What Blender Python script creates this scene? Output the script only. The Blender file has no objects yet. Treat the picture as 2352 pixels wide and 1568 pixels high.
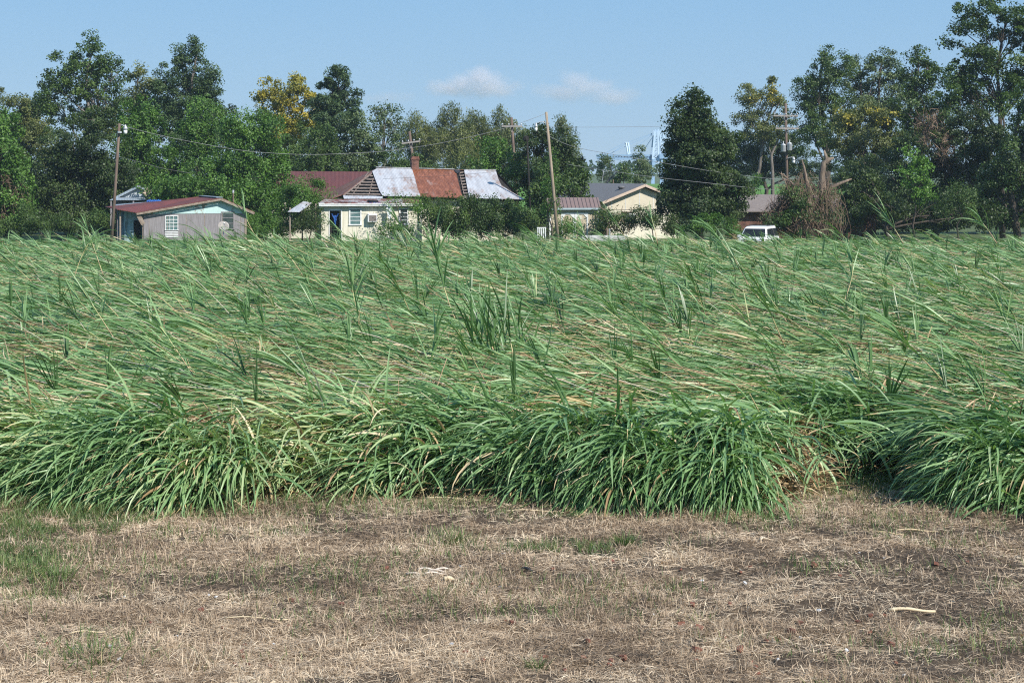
import bpy, math, random
import numpy as np
from mathutils import Vector, Matrix

# ------------------------------------------------------------------ camera, sky, sun, exposure
sc = bpy.context.scene
COL = sc.collection
H = 5.2            # eye height above the field (the photograph is taken from a bank)
FV = 3920.0        # focal length in layout units (frame is 2352 units wide)
CX, HY = 1176.0, 396.0
cam_d = bpy.data.cameras.new('camera')
cam = bpy.data.objects.new('camera', cam_d); COL.objects.link(cam)
cam_d.sensor_width = 36.0
cam_d.lens = FV / 2352.0 * 36.0
cam_d.shift_y = -(784.0 - HY) / 2352.0
cam_d.clip_start = 0.5; cam_d.clip_end = 20000
cam.location = (0, 0, H); cam.rotation_euler = (math.radians(90), 0, 0)
sc.camera = cam

SUN_EL = math.radians(42); SUN_AZ = math.radians(46)      # azimuth from -Y towards +X
sdir = Vector((math.sin(SUN_AZ) * math.cos(SUN_EL), -math.cos(SUN_AZ) * math.cos(SUN_EL), math.sin(SUN_EL)))
world = bpy.data.worlds.new('World'); sc.world = world; world.use_nodes = True
wn = world.node_tree.nodes; wl = world.node_tree.links; wn.clear()
sky = wn.new('ShaderNodeTexSky'); sky.sky_type = 'NISHITA'; sky.sun_disc = False
sky.sun_elevation = SUN_EL; sky.sun_rotation = math.pi - SUN_AZ
sky.air_density = 1.0; sky.dust_density = 0.0; sky.ozone_density = 3.0; sky.altitude = 0
bg = wn.new('ShaderNodeBackground'); bg.inputs['Strength'].default_value = 0.11
wo = wn.new('ShaderNodeOutputWorld')
wm = wn.new('ShaderNodeMix'); wm.data_type = 'RGBA'; wm.inputs[0].default_value = 0.9      # humid air evens the blue out towards the horizon
wg = wn.new('ShaderNodeTexCoord'); wsx = wn.new('ShaderNodeSeparateXYZ'); wr = wn.new('ShaderNodeValToRGB')
wl.new(wg.outputs['Generated'], wsx.inputs[0]); wl.new(wsx.outputs['Z'], wr.inputs[0])
we = wr.color_ramp.elements; we[0].position = 0.0; we[0].color = (2.3, 3.55, 5.0, 1); we[1].position = 0.17; we[1].color = (1.4, 3.05, 5.1, 1); e3_ = we.new(0.9); e3_.color = (0.9, 2.0, 4.0, 1)
wl.new(sky.outputs[0], wm.inputs[6]); wl.new(wr.outputs[0], wm.inputs[7])
wl.new(wm.outputs[2], bg.inputs[0]); wl.new(bg.outputs[0], wo.inputs[0])
sun_d = bpy.data.lights.new('sun', 'SUN'); sun_d.energy = 4.6; sun_d.angle = math.radians(0.55); sun_d.color = (1.0, 0.95, 0.87)
sun = bpy.data.objects.new('sun', sun_d); COL.objects.link(sun)
sun.rotation_euler = sdir.to_track_quat('Z', 'Y').to_euler()
sc.view_settings.view_transform = 'Standard'; sc.view_settings.look = 'None'
sc.view_settings.exposure = 0.45; sc.view_settings.gamma = 1.0
sc.render.engine = 'CYCLES'
sc.cycles.max_bounces = 5; sc.cycles.diffuse_bounces = 3; sc.cycles.transmission_bounces = 3
sc.cycles.volume_bounces = 4; sc.cycles.glossy_bounces = 2; sc.cycles.caustics_reflective = False
sc.cycles.caustics_refractive = False; sc.cycles.sample_clamp_indirect = 6; sc.cycles.filter_width = 1.15; sc.cycles.use_denoising = False

rng = np.random.default_rng(7); random.seed(7)

# ------------------------------------------------------------------ helpers
def W(vx, vy, Y):
    return np.array([(vx - CX) / FV * Y, Y, H - (vy - HY) / FV * Y])

def _hash(ix, iy, iz, seed):
    h = (ix.astype(np.int64) * 374761393 + iy.astype(np.int64) * 668265263 + iz.astype(np.int64) * 2147483647 + seed * 1274126177) & 0xffffffff
    h = ((h ^ (h >> 13)) * 1274126177) & 0xffffffff
    h = ((h ^ (h >> 15)) * 2246822519) & 0xffffffff
    return ((h ^ (h >> 16)) & 0xffffff) / float(0xffffff)

def vnoise(x, y, z=0.0, seed=0):
    x, y, z = np.broadcast_arrays(np.asarray(x, float), np.asarray(y, float), np.asarray(z, float))
    fx, fy, fz = np.floor(x), np.floor(y), np.floor(z)
    tx, ty, tz = x - fx, y - fy, z - fz
    tx, ty, tz = [t * t * (3 - 2 * t) for t in (tx, ty, tz)]
    r = 0
    for a in (0, 1):
        for b in (0, 1):
            for c in (0, 1):
                w = (tx if a else 1 - tx) * (ty if b else 1 - ty) * (tz if c else 1 - tz)
                r = r + w * _hash(fx + a, fy + b, fz + c, seed)
    return r

def fnoise(x, y, z=0.0, seed=0, octv=3):
    r, a, s, t = 0, 1.0, 1.0, 0
    for k in range(octv):
        r = r + a * vnoise(x * s, y * s, np.asarray(z) * s, seed + k * 17); t += a; a *= 0.5; s *= 2.03
    return r / t

def link(o, parent=None):
    COL.objects.link(o)
    if parent is not None: o.parent = parent
    return o

def tag(o, label=None, cat=None, group=None, kind=None):
    if label: o['label'] = label
    if cat: o['category'] = cat
    if group: o['group'] = group
    if kind: o['kind'] = kind
    return o

def empty(name, loc, rz=0.0):
    o = bpy.data.objects.new(name, None); COL.objects.link(o)
    o.location = tuple(float(v) for v in loc); o.rotation_euler = (0, 0, rz); o.empty_display_size = 0.3
    return o

def np_mesh(name, V, F, mats, tint=None, mi=None, smooth=False, parent=None):
    """V (N,3), F (M,k) ndarray of one polygon size or list of ndarrays"""
    V = np.asarray(V, np.float32)
    Fs = F if isinstance(F, list) else [F]
    Fs = [np.asarray(f, np.int32) for f in Fs if len(f)]
    me = bpy.data.meshes.new(name)
    nl = sum(f.size for f in Fs); npoly = sum(len(f) for f in Fs)
    me.vertices.add(len(V)); me.vertices.foreach_set('co', V.ravel())
    me.loops.add(nl); me.loops.foreach_set('vertex_index', np.concatenate([f.ravel() for f in Fs]))
    tot = np.concatenate([np.full(len(f), f.shape[1], np.int32) for f in Fs])
    st = np.concatenate([[0], np.cumsum(tot)[:-1]]).astype(np.int32)
    me.polygons.add(npoly); me.polygons.foreach_set('loop_start', st)
    if mi is not None: me.polygons.foreach_set('material_index', np.asarray(mi, np.int32))
    me.update(calc_edges=True)
    if smooth: me.polygons.foreach_set('use_smooth', np.ones(npoly, bool))
    if tint is not None:
        at = me.attributes.new('tint', 'FLOAT', 'POINT'); at.data.foreach_set('value', np.asarray(tint, np.float32))
    for m in (mats if isinstance(mats, (list, tuple)) else [mats]): me.materials.append(m)
    o = bpy.data.objects.new(name, me)
    return link(o, parent)

class MB:
    """small mesh builder for hard-surface parts"""
    def __init__(s): s.v = []; s.f = []
    def add(s, vs, fs):
        n = len(s.v); s.v += [tuple(float(c) for c in p) for p in vs]; s.f += [tuple(i + n for i in f) for f in fs]; return s
    def box(s, x0, y0, z0, x1, y1, z1):
        vs = [(x, y, z) for z in (z0, z1) for y in (y0, y1) for x in (x0, x1)]
        return s.add(vs, [(0, 2, 3, 1), (4, 5, 7, 6), (0, 1, 5, 4), (2, 6, 7, 3), (0, 4, 6, 2), (1, 3, 7, 5)])
    def slab(s, pts, off):
        """polygon pts thickened by offset vector off"""
        n = len(pts); off = np.asarray(off, float)
        vs = [tuple(p) for p in pts] + [tuple(np.asarray(p, float) + off) for p in pts]
        fs = [tuple(range(n)), tuple(range(2 * n - 1, n - 1, -1))]
        fs += [(i, i + n, (i + 1) % n + n, (i + 1) % n) for i in range(n)]
        return s.add(vs, fs)
    def bar(s, a, b, w, h=None, up=(0, 0, 1)):
        a = np.asarray(a, float); b = np.asarray(b, float); h = h or w
        d = b - a; d /= np.linalg.norm(d) + 1e-9; up = np.asarray(up, float)
        if abs(np.dot(d, up)) > .97: up = np.array([1., 0, 0])
        x = np.cross(d, up); x /= np.linalg.norm(x); y = np.cross(x, d)
        q = [(-1, -1), (1, -1), (1, 1), (-1, 1)]
        vs = [p + x * w / 2 * i + y * h / 2 * j for p in (a, b) for i, j in q]
        return s.add(vs, [(3, 2, 1, 0), (4, 5, 6, 7)] + [(i, (i + 1) % 4, (i + 1) % 4 + 4, i + 4) for i in range(4)])
    def tube(s, pts, rad, n=6, cap=True):
        pts = [np.asarray(p, float) for p in pts]
        if np.isscalar(rad): rad = [rad] * len(pts)
        base = len(s.v); vs = []
        ref = np.array([0.31, 0.87, 0.4])
        for i, p in enumerate(pts):
            d = pts[min(i + 1, len(pts) - 1)] - pts[max(i - 1, 0)]; d = d / (np.linalg.norm(d) + 1e-9)
            x = np.cross(d, ref); x /= np.linalg.norm(x) + 1e-9; y = np.cross(d, x)
            for k in range(n):
                a = 2 * math.pi * k / n; vs.append(p + rad[i] * (x * math.cos(a) + y * math.sin(a)))
        fs = []
        for i in range(len(pts) - 1):
            for k in range(n):
                fs.append((i * n + k, i * n + (k + 1) % n, (i + 1) * n + (k + 1) % n, (i + 1) * n + k))
        if cap: fs += [tuple(range(n - 1, -1, -1)), tuple((len(pts) - 1) * n + k for k in range(n))]
        return s.add(vs, fs)
    def lathe(s, c, prof, n=16):
        """prof: list of (r,z)"""
        vs = []; fs = []
        for r, z in prof:
            for k in range(n):
                a = 2 * math.pi * k / n; vs.append((c[0] + r * math.cos(a), c[1] + r * math.sin(a), c[2] + z))
        m = len(prof)
        for i in range(m - 1):
            for k in range(n): fs.append((i * n + k, i * n + (k + 1) % n, (i + 1) * n + (k + 1) % n, (i + 1) * n + k))
        fs += [tuple(range(n - 1, -1, -1)), tuple((m - 1) * n + k for k in range(n))]
        return s.add(vs, fs)
    def build(s, name, mat, parent=None, smooth=False, bevel=0):
        me = bpy.data.meshes.new(name); me.from_pydata(s.v, [], s.f); me.materials.append(mat)
        me.update()
        if smooth: me.polygons.foreach_set('use_smooth', np.ones(len(me.polygons), bool))
        o = bpy.data.objects.new(name, me); link(o, parent)
        if bevel:
            b = o.modifiers.new('bevel', 'BEVEL'); b.width = bevel; b.segments = 2; b.limit_method = 'ANGLE'
        return o

# ------------------------------------------------------------------ materials
def newmat(name):
    m = bpy.data.materials.new(name); m.use_nodes = True
    n = m.node_tree.nodes; n.clear()
    return m, n, m.node_tree.links

def ramp(n, cols, interp='LINEAR'):
    r = n.new('ShaderNodeValToRGB'); r.color_ramp.interpolation = interp
    e = r.color_ramp.elements
    while len(e) < len(cols): e.new(0.5)
    for el, (p, c) in zip(e, cols): el.position = p; el.color = (*c, 1)
    return r

def noise(n, l, scale, detail=4, rough=0.6, vec=None, dist=0.0, stretch=None):
    t = n.new('ShaderNodeTexNoise'); t.inputs['Scale'].default_value = scale; t.inputs['Detail'].default_value = detail
    t.inputs['Roughness'].default_value = rough; t.inputs['Distortion'].default_value = dist
    tc = n.new('ShaderNodeTexCoord'); src = tc.outputs['Object']
    if stretch:
        mp = n.new('ShaderNodeMapping'); mp.inputs['Scale'].default_value = stretch; l.new(src, mp.inputs[0]); src = mp.outputs[0]
    l.new(src, t.inputs['Vector'])
    return t

def mixc(n, l, fac, a, b, mode='MIX'):
    m = n.new('ShaderNodeMix'); m.data_type = 'RGBA'; m.blend_type = mode
    for s, v in ((m.inputs[0], fac), (m.inputs[6], a), (m.inputs[7], b)):
        if hasattr(v, 'links') or hasattr(v, 'is_linked'): l.new(v, s)
        elif isinstance(v, (int, float)): s.default_value = v
        else: s.default_value = (*v, 1)
    return m.outputs[2]

def leafmat(name, cols, rough=0.5, trans=0.25, spec=0.4, tcol=None):
    """cols: ramp over the per-leaf tint"""
    m, n, l = newmat(name)
    a = n.new('ShaderNodeAttribute'); a.attribute_name = 'tint'
    r = ramp(n, cols); l.new(a.outputs['Fac'], r.inputs[0])
    p = n.new('ShaderNodeBsdfPrincipled'); p.inputs['Roughness'].default_value = rough
    p.inputs['Specular IOR Level'].default_value = spec
    l.new(r.outputs[0], p.inputs['Base Color'])
    t = n.new('ShaderNodeBsdfTranslucent')
    mc = mixc(n, l, 1.0, r.outputs[0], tcol or (1.25, 1.35, 0.55), 'MULTIPLY'); l.new(mc, t.inputs[0])
    mx = n.new('ShaderNodeMixShader'); mx.inputs[0].default_value = trans
    l.new(p.outputs[0], mx.inputs[1]); l.new(t.outputs[0], mx.inputs[2])
    o = n.new('ShaderNodeOutputMaterial'); l.new(mx.outputs[0], o.inputs[0])
    return m

def surf(name, c1, c2=None, scale=3.0, rough=0.8, bump=0.0, stretch=None, lo=0.35, hi=0.65, detail=5, c3=None, metallic=0.0, spec=0.4, bscale=None, c3lo=0.55, c3hi=0.7, c3scale=None, c3stretch=None):
    m, n, l = newmat(name)
    p = n.new('ShaderNodeBsdfPrincipled'); p.inputs['Roughness'].default_value = rough
    p.inputs['Metallic'].default_value = metallic; p.inputs['Specular IOR Level'].default_value = spec
    o = n.new('ShaderNodeOutputMaterial'); l.new(p.outputs[0], o.inputs[0])
    if c2 is None: c2 = tuple(c * 0.8 for c in c1)
    t = noise(n, l, scale, detail, stretch=stretch)
    r = ramp(n, [(lo, c1), (hi, c2)]); l.new(t.outputs[0], r.inputs[0]); out = r.outputs[0]
    if c3:
        t2 = noise(n, l, c3scale or scale * 0.35, 6, 0.7, stretch=c3stretch or stretch)
        r2 = ramp(n, [(c3lo, (0, 0, 0)), (c3hi, (1, 1, 1))]); l.new(t2.outputs[0], r2.inputs[0])
        out = mixc(n, l, r2.outputs[0], out, c3)
    l.new(out, p.inputs['Base Color'])
    if bump:
        t3 = noise(n, l, bscale or scale * 3, 4, stretch=stretch)
        b = n.new('ShaderNodeBump'); b.inputs['Strength'].default_value = bump; b.inputs['Distance'].default_value = 0.05
        l.new(t3.outputs[0], b.inputs['Height']); l.new(b.outputs[0], p.inputs['Normal'])
    return m

def tinmat(name, clean, dirty, rust, rlo=0.5, rhi=0.62, rough=0.45, pitch=0.11, axis='X', metallic=0.25, rscale=0.55):
    """corrugated sheet: stripes along the slope, rust in streaks"""
    m, n, l = newmat(name)
    p = n.new('ShaderNodeBsdfPrincipled'); p.inputs['Roughness'].default_value = rough; p.inputs['Metallic'].default_value = metallic
    o = n.new('ShaderNodeOutputMaterial'); l.new(p.outputs[0], o.inputs[0])
    t = noise(n, l, 1.6, 5, 0.65, stretch=(2.2, .5, .5)); r = ramp(n, [(0.35, clean), (0.7, dirty)]); l.new(t.outputs[0], r.inputs[0])
    t2 = noise(n, l, rscale, 8, 0.72, stretch=(1.6, .7, .7)); r2 = ramp(n, [(rlo, (0, 0, 0)), (rhi, (1, 1, 1))]); l.new(t2.outputs[0], r2.inputs[0])
    t3 = noise(n, l, 2.6, 6, 0.7, stretch=(2.5, .45, .45)); r3 = ramp(n, [(0.3, tuple(c * .5 for c in rust)), (0.52, rust), (0.75, tuple(min(1, c * 1.7 + .03) for c in rust))]); l.new(t3.outputs[0], r3.inputs[0])
    c = mixc(n, l, r2.outputs[0], r.outputs[0], r3.outputs[0])
    w = n.new('ShaderNodeTexWave'); w.bands_direction = axis; w.inputs['Scale'].default_value = 1.0 / pitch * 0.314; w.inputs['Distortion'].default_value = 0.15
    tc = n.new('ShaderNodeTexCoord'); l.new(tc.outputs['Object'], w.inputs['Vector'])
    b = n.new('ShaderNodeBump'); b.inputs['Strength'].default_value = 0.8; b.inputs['Distance'].default_value = 0.018
    l.new(w.outputs['Fac'], b.inputs['Height']); l.new(b.outputs[0], p.inputs['Normal'])
    l.new(c, p.inputs['Base Color'])
    return m

M = {}
M['cane_leaf'] = leafmat('cane_leaf', [(0.0, (0.075, 0.15, 0.05)), (0.30, (0.15, 0.275, 0.10)), (0.64, (0.25, 0.39, 0.17)), (0.84, (0.40, 0.50, 0.25)), (1.0, (0.60, 0.46, 0.24))], rough=0.40, trans=0.25, spec=0.6)
M['cane_dry'] = leafmat('cane_dry', [(0.0, (0.20, 0.11, 0.055)), (0.4, (0.54, 0.39, 0.21)), (1.0, (0.80, 0.67, 0.45))], rough=0.6, trans=0.2, tcol=(1, .9, .7))
M['cane_stalk'] = leafmat('cane_stalk', [(0.0, (0.18, 0.09, 0.05)), (0.35, (0.45, 0.32, 0.18)), (0.7, (0.46, 0.46, 0.20)), (1.0, (0.62, 0.53, 0.44))], rough=0.45, trans=0.0)
M['straw'] = leafmat('straw', [(0.0, (0.13, 0.09, 0.06)), (0.3, (0.38, 0.28, 0.185)), (0.65, (0.60, 0.47, 0.33)), (1.0, (0.85, 0.72, 0.53))], rough=0.7, trans=0.12, tcol=(1, .9, .7))
M['grass'] = leafmat('grass', [(0.0, (0.05, 0.09, 0.025)), (0.5, (0.11, 0.18, 0.05)), (0.8, (0.22, 0.27, 0.09)), (1.0, (0.42, 0.34, 0.16))], rough=0.5, trans=0.25)
def lm(k, d, m_, h, **kw):
    M[k] = leafmat(k, [(0.0, d), (0.5, m_), (1.0, h)], **kw)
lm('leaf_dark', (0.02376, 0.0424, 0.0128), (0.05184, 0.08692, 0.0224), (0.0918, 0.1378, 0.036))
lm('leaf_mid', (0.0324, 0.06148, 0.0144), (0.06696, 0.1187, 0.0256), (0.1242, 0.1908, 0.044))
lm('leaf_vine', (0.0432, 0.0954, 0.016), (0.0918, 0.1908, 0.032), (0.162, 0.2862, 0.052), trans=0.3)
lm('leaf_bright', (0.0756, 0.1484, 0.024), (0.1296, 0.2544, 0.044), (0.2052, 0.3498, 0.072), trans=0.3)
lm('leaf_gold', (0.1188, 0.1378, 0.024), (0.3024, 0.2756, 0.04), (0.4968, 0.3816, 0.048))
lm('leaf_olive', (0.0648, 0.0848, 0.0256), (0.1296, 0.1537, 0.044), (0.2052, 0.2226, 0.068))
lm('leaf_grey', (0.054, 0.0848, 0.036), (0.108, 0.1537, 0.064), (0.1836, 0.2385, 0.096))
lm('leaf_pine', (0.03024, 0.0583, 0.024), (0.0594, 0.106, 0.04), (0.1026, 0.159, 0.056), rough=0.6)
lm('twig_brown', (0.07, 0.042, 0.028), (0.16, 0.105, 0.07), (0.28, 0.20, 0.14), trans=0.0, rough=0.8)
M['bark'] = surf('bark', (0.11, 0.088, 0.07), (0.05, 0.038, 0.03), 6, 0.9, 0.6, stretch=(1, 1, .25))
M['bark_pale'] = surf('bark_pale', (0.22, 0.195, 0.17), (0.11, 0.095, 0.08), 5, 0.9, 0.5, stretch=(1, 1, .25))
M['deadwood'] = surf('deadwood', (0.30, 0.23, 0.17), (0.10, 0.07, 0.055), 3, 0.9, 1.0, stretch=(2, 2, .35), c3=(0.40, 0.27, 0.16), c3lo=.6)
M['pole'] = surf('pole', (0.19, 0.14, 0.11), (0.11, 0.075, 0.06), 5, 0.9, 0.4, stretch=(2, 2, .2))
M['pole_light'] = surf('pole_light', (0.36, 0.29, 0.22), (0.22, 0.17, 0.12), 5, 0.9, 0.4, stretch=(2, 2, .2))
M['arm'] = surf('arm', (0.40, 0.37, 0.34), (0.25, 0.22, 0.2), 5, 0.8)
M['wire'] = surf('wire', (0.28, 0.28, 0.29), (0.2, 0.2, 0.21), 2, 0.5)
M['dark_wire'] = surf('dark_wire', (0.05, 0.05, 0.055), None, 2, 0.5)
M['galv'] = surf('galv', (0.55, 0.57, 0.59), (0.42, 0.44, 0.46), 6, 0.4, metallic=0.3)
M['white'] = surf('white', (0.78, 0.79, 0.78), (0.66, 0.67, 0.66), 2, 0.5)
M['white_trim'] = surf('white_trim', (0.78, 0.79, 0.80), (0.62, 0.62, 0.60), 5, 0.6, c3=(0.40, 0.37, 0.31), c3lo=.62, c3hi=.75)
M['car_glass'] = surf('car_glass', (0.012, 0.014, 0.018), (0.02, 0.022, 0.026), 2, 0.25, spec=0.25)
M['glass'] = surf('glass', (0.035, 0.05, 0.055), (0.07, 0.09, 0.09), 2.5, 0.08, spec=0.8)
M['teal_glass'] = surf('teal_glass', (0.07, 0.15, 0.15), (0.16, 0.22, 0.22), 3, 0.15, spec=0.7)
M['dark'] = surf('dark', (0.015, 0.013, 0.012), (0.03, 0.026, 0.022), 4, 0.9)
M['black'] = surf('black', (0.02, 0.02, 0.022), (0.035, 0.035, 0.035), 4, 0.6)
M['blue'] = surf('blue', (0.02, 0.08, 0.32), (0.04, 0.16, 0.48), 6, 0.5)
M['greywood'] = surf('greywood', (0.30, 0.28, 0.29), (0.20, 0.185, 0.19), 5, 0.9, 0.4, stretch=(3.5, 3.5, .25), c3=(0.16, 0.13, 0.12), c3lo=.58, c3hi=.75)
M['rawwood'] = surf('rawwood', (0.36, 0.29, 0.23), (0.20, 0.155, 0.12), 6, 0.9, 0.3)
M['slat'] = surf('slat', (0.25, 0.20, 0.17), (0.12, 0.09, 0.075), 6, 0.9, 0.3)
M['mint'] = surf('mint', (0.52, 0.69, 0.67), (0.45, 0.62, 0.60), 3, 0.7, stretch=(3, 3, .3), c3=(0.27, 0.20, 0.16), c3lo=.54, c3hi=.62, c3scale=1.0, c3stretch=(1.2, 1.2, .9))
M['bluewall'] = surf('bluewall', (0.36, 0.50, 0.55), (0.28, 0.42, 0.48), 3, 0.8, stretch=(4, 4, .3), c3=(0.08, 0.10, 0.09), c3lo=.58, c3hi=.66)
M['cream'] = surf('cream', (0.72, 0.68, 0.56), (0.64, 0.60, 0.48), 2.5, 0.75, stretch=(2, 2, .4), c3=(0.42, 0.38, 0.29), c3lo=.6, c3hi=.78)
M['beige'] = surf('beige', (0.62, 0.56, 0.43), (0.56, 0.50, 0.39), 2.5, 0.75)
M['tan'] = surf('tan', (0.55, 0.47, 0.34), (0.49, 0.41, 0.30), 2.5, 0.75)
M['orange_trim'] = surf('orange_trim', (0.60, 0.47, 0.37), (0.46, 0.36, 0.29), 4, 0.8)
M['tin_silver'] = tinmat('tin_silver', (0.60, 0.61, 0.63), (0.42, 0.42, 0.44), (0.33, 0.20, 0.14), 0.50, 0.66)
M['tin_rust'] = tinmat('tin_rust', (0.40, 0.30, 0.26), (0.34, 0.20, 0.15), (0.27, 0.095, 0.045), 0.32, 0.45)
M['tin_brown'] = tinmat('tin_brown', (0.25, 0.13, 0.10), (0.17, 0.08, 0.06), (0.22, 0.095, 0.055), 0.40, 0.62, rough=.7)
M['tin_maroon'] = tinmat('tin_maroon', (0.13, 0.042, 0.038), (0.095, 0.034, 0.032), (0.24, 0.075, 0.03), 0.66, 0.8, rough=.6, metallic=0)
M['tin_red'] = tinmat('tin_red', (0.17, 0.045, 0.035), (0.12, 0.035, 0.03), (0.20, 0.06, 0.04), 0.5, 0.7, rough=.6, metallic=0)
M['tin_blue'] = tinmat('tin_blue', (0.36, 0.42, 0.47), (0.28, 0.33, 0.38), (0.25, 0.18, 0.15), 0.62, 0.8)
M['tin_mix'] = tinmat('tin_mix', (0.55, 0.52, 0.5), (0.4, 0.36, 0.34), (0.26, 0.08, 0.045), 0.46, 0.52, rscale=1.6)
M['shed_roof'] = surf('shed_roof', (0.22, 0.155, 0.14), (0.19, 0.135, 0.125), 2, 0.6)
M['shingle_dark'] = surf('shingle_dark', (0.17, 0.17, 0.175), (0.12, 0.12, 0.128), 7, 0.9, 0.3, stretch=(1, 3, 3))
M['shingle_brown'] = surf('shingle_brown', (0.26, 0.215, 0.19), (0.15, 0.125, 0.115), 4, 0.9, 0.3, stretch=(1, 4, 4))
M['carpaint'] = surf('carpaint', (0.80, 0.80, 0.80), (0.76, 0.76, 0.76), 1, 0.25, spec=0.6)
M['crane'] = surf('crane', (0.28, 0.43, 0.61), (0.25, 0.39, 0.56), 0.2, 0.6)  # distance haze is mixed into both crane colours
M['crane_pale'] = surf('crane_pale', (0.48, 0.60, 0.72), (0.38, 0.52, 0.66), 0.2, 0.6)
M['mesh_dish'] = surf('mesh_dish', (0.035, 0.04, 0.045), (0.05, 0.055, 0.06), 4, 0.7)
M['rubber'] = surf('rubber', (0.018, 0.018, 0.02), None, 8, 0.8)
M['brickbit'] = surf('brickbit', (0.24, 0.10, 0.065), (0.15, 0.065, 0.045), 12, 0.9, 0.4, c3=(0.12, .08, .06), c3lo=.55)
M['stone'] = surf('stone', (0.62, 0.62, 0.62), (0.45, 0.45, 0.44), 20, 0.6)
M['block'] = surf('block', (0.66, 0.65, 0.62), (0.5, 0.49, 0.46), 4, 0.85, 0.3)
M['farwood'] = surf('farwood', (0.03, 0.05, 0.025), (0.06, 0.085, 0.035), 0.08, 0.9)

def brickmat():
    m, n, l = newmat('brick')
    p = n.new('ShaderNodeBsdfPrincipled'); p.inputs['Roughness'].default_value = 0.9
    o = n.new('ShaderNodeOutputMaterial'); l.new(p.outputs[0], o.inputs[0])
    b = n.new('ShaderNodeTexBrick'); tc = n.new('ShaderNodeTexCoord'); mp = n.new('ShaderNodeMapping')
    mp.inputs['Rotation'].default_value = (math.radians(90), 0, 0); l.new(tc.outputs['Object'], mp.inputs[0]); l.new(mp.outputs[0], b.inputs['Vector'])
    b.inputs['Scale'].default_value = 3.6; b.inputs['Color1'].default_value = (0.26, 0.09, 0.055, 1); b.inputs['Color2'].default_value = (0.14, 0.055, 0.04, 1)
    b.inputs['Mortar'].default_value = (0.22, 0.16, 0.13, 1); b.inputs['Mortar Size'].default_value = 0.03
    t = noise(n, l, 3, 5); r = ramp(n, [(.4, (1, 1, 1)), (.7, (.35, .32, .3))]); l.new(t.outputs[0], r.inputs[0])
    l.new(mixc(n, l, 1.0, b.outputs[0], r.outputs[0], 'MULTIPLY'), p.inputs['Base Color'])
    return m
M['brick'] = brickmat()

def groundmat():
    m, n, l = newmat('ground')
    p = n.new('ShaderNodeBsdfPrincipled'); p.inputs['Roughness'].default_value = 0.95; p.inputs['Specular IOR Level'].default_value = 0.1
    o = n.new('ShaderNodeOutputMaterial'); l.new(p.outputs[0], o.inputs[0])
    a = n.new('ShaderNodeAttribute'); a.attribute_name = 'tint'       # soil (0) .. thatch (1)
    t = noise(n, l, 9, 6, 0.7); r = ramp(n, [(0.3, (0.045, 0.035, 0.026)), (0.7, (0.14, 0.105, 0.075))]); l.new(t.outputs[0], r.inputs[0])
    t2 = noise(n, l, 40, 4, 0.7, stretch=(1, 1, 1)); r2 = ramp(n, [(0.3, (0.20, 0.145, 0.10)), (0.7, (0.46, 0.36, 0.25))]); l.new(t2.outputs[0], r2.inputs[0])
    c = mixc(n, l, a.outputs['Fac'], r.outputs[0], r2.outputs[0]); l.new(c, p.inputs['Base Color'])
    b = n.new('ShaderNodeBump'); b.inputs['Strength'].default_value = 0.9; b.inputs['Distance'].default_value = 0.03
    t3 = noise(n, l, 25, 5, 0.7); l.new(t3.outputs[0], b.inputs['Height']); l.new(b.outputs[0], p.inputs['Normal'])
    return m
M['ground'] = groundmat()
M['field'] = surf('field', (0.05, 0.075, 0.025), (0.10, 0.13, 0.04), 0.8, 0.95)
M['levee'] = surf('levee', (0.10, 0.22, 0.045), (0.075, 0.17, 0.035), 0.5, 0.9, c3=(0.13, 0.24, 0.06))

# ------------------------------------------------------------------ ground
EVX = [-600, 0, 400, 700, 1176, 1600, 1850, 1905, 2150, 2240, 2400, 3000]
EVY = [1120, 1135, 1160, 1138, 1145, 1160, 1155, 1098, 1098, 1160, 1180, 1180]
EX = []; EY = []
for a, b in zip(EVX, EVY):
    Y = FV * H / (b - HY); EX.append((a - CX) / FV * Y); EY.append(Y)
def yedge(x): return np.interp(x, EX, EY) + 0.85 * (fnoise(np.asarray(x) * 1.1, 0.0, 0, 3, 3) - .5)

def gheight(x, y):
    """relief of the mown headland"""
    h = 0.16 * (fnoise(x * .35, y * .5, 0, 11, 2) - .5) + 0.10 * (fnoise(x * 1.6, y * 2.2, 0, 12, 3) - .5) + 0.075 * (fnoise(x * 6, y * 6, 0, 13, 2) - .5)
    return h * np.clip((y - 6) / 4, 0, 1)
def thatch(x, y):
    """1 = dense straw, 0 = bare soil; soil shows more to the right"""
    n = fnoise(x * .42 + 9, y * 1.1, 0, 21, 5)
    n2 = fnoise(x * 3.0, y * 5.4, 0, 22, 3)
    vx = CX + x / np.maximum(y, 1) * FV; vy = HY + FV * H / np.maximum(y, 1); pt = 0
    for (a, b, ra, rb) in ((1640, 1305, 260, 24), (2180, 1325, 240, 34), (2200, 1430, 170, 30), (900, 1305, 160, 12), (2050, 1235, 260, 14), (1500, 1175, 300, 8), (1450, 1520, 300, 22), (600, 1345, 130, 10), (1900, 1290, 300, 16)):
        pt = pt + np.exp(-((vx - a) / ra) ** 2 - ((vy - b) / rb) ** 2)
    n = n - .085 * pt
    bias = 0.05 * np.clip((x + 1) / 5, -1.2, 1.2)
    return np.clip(((n * .55 + n2 * .45) - 0.405 - bias) / 0.15, 0, 1)

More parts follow.
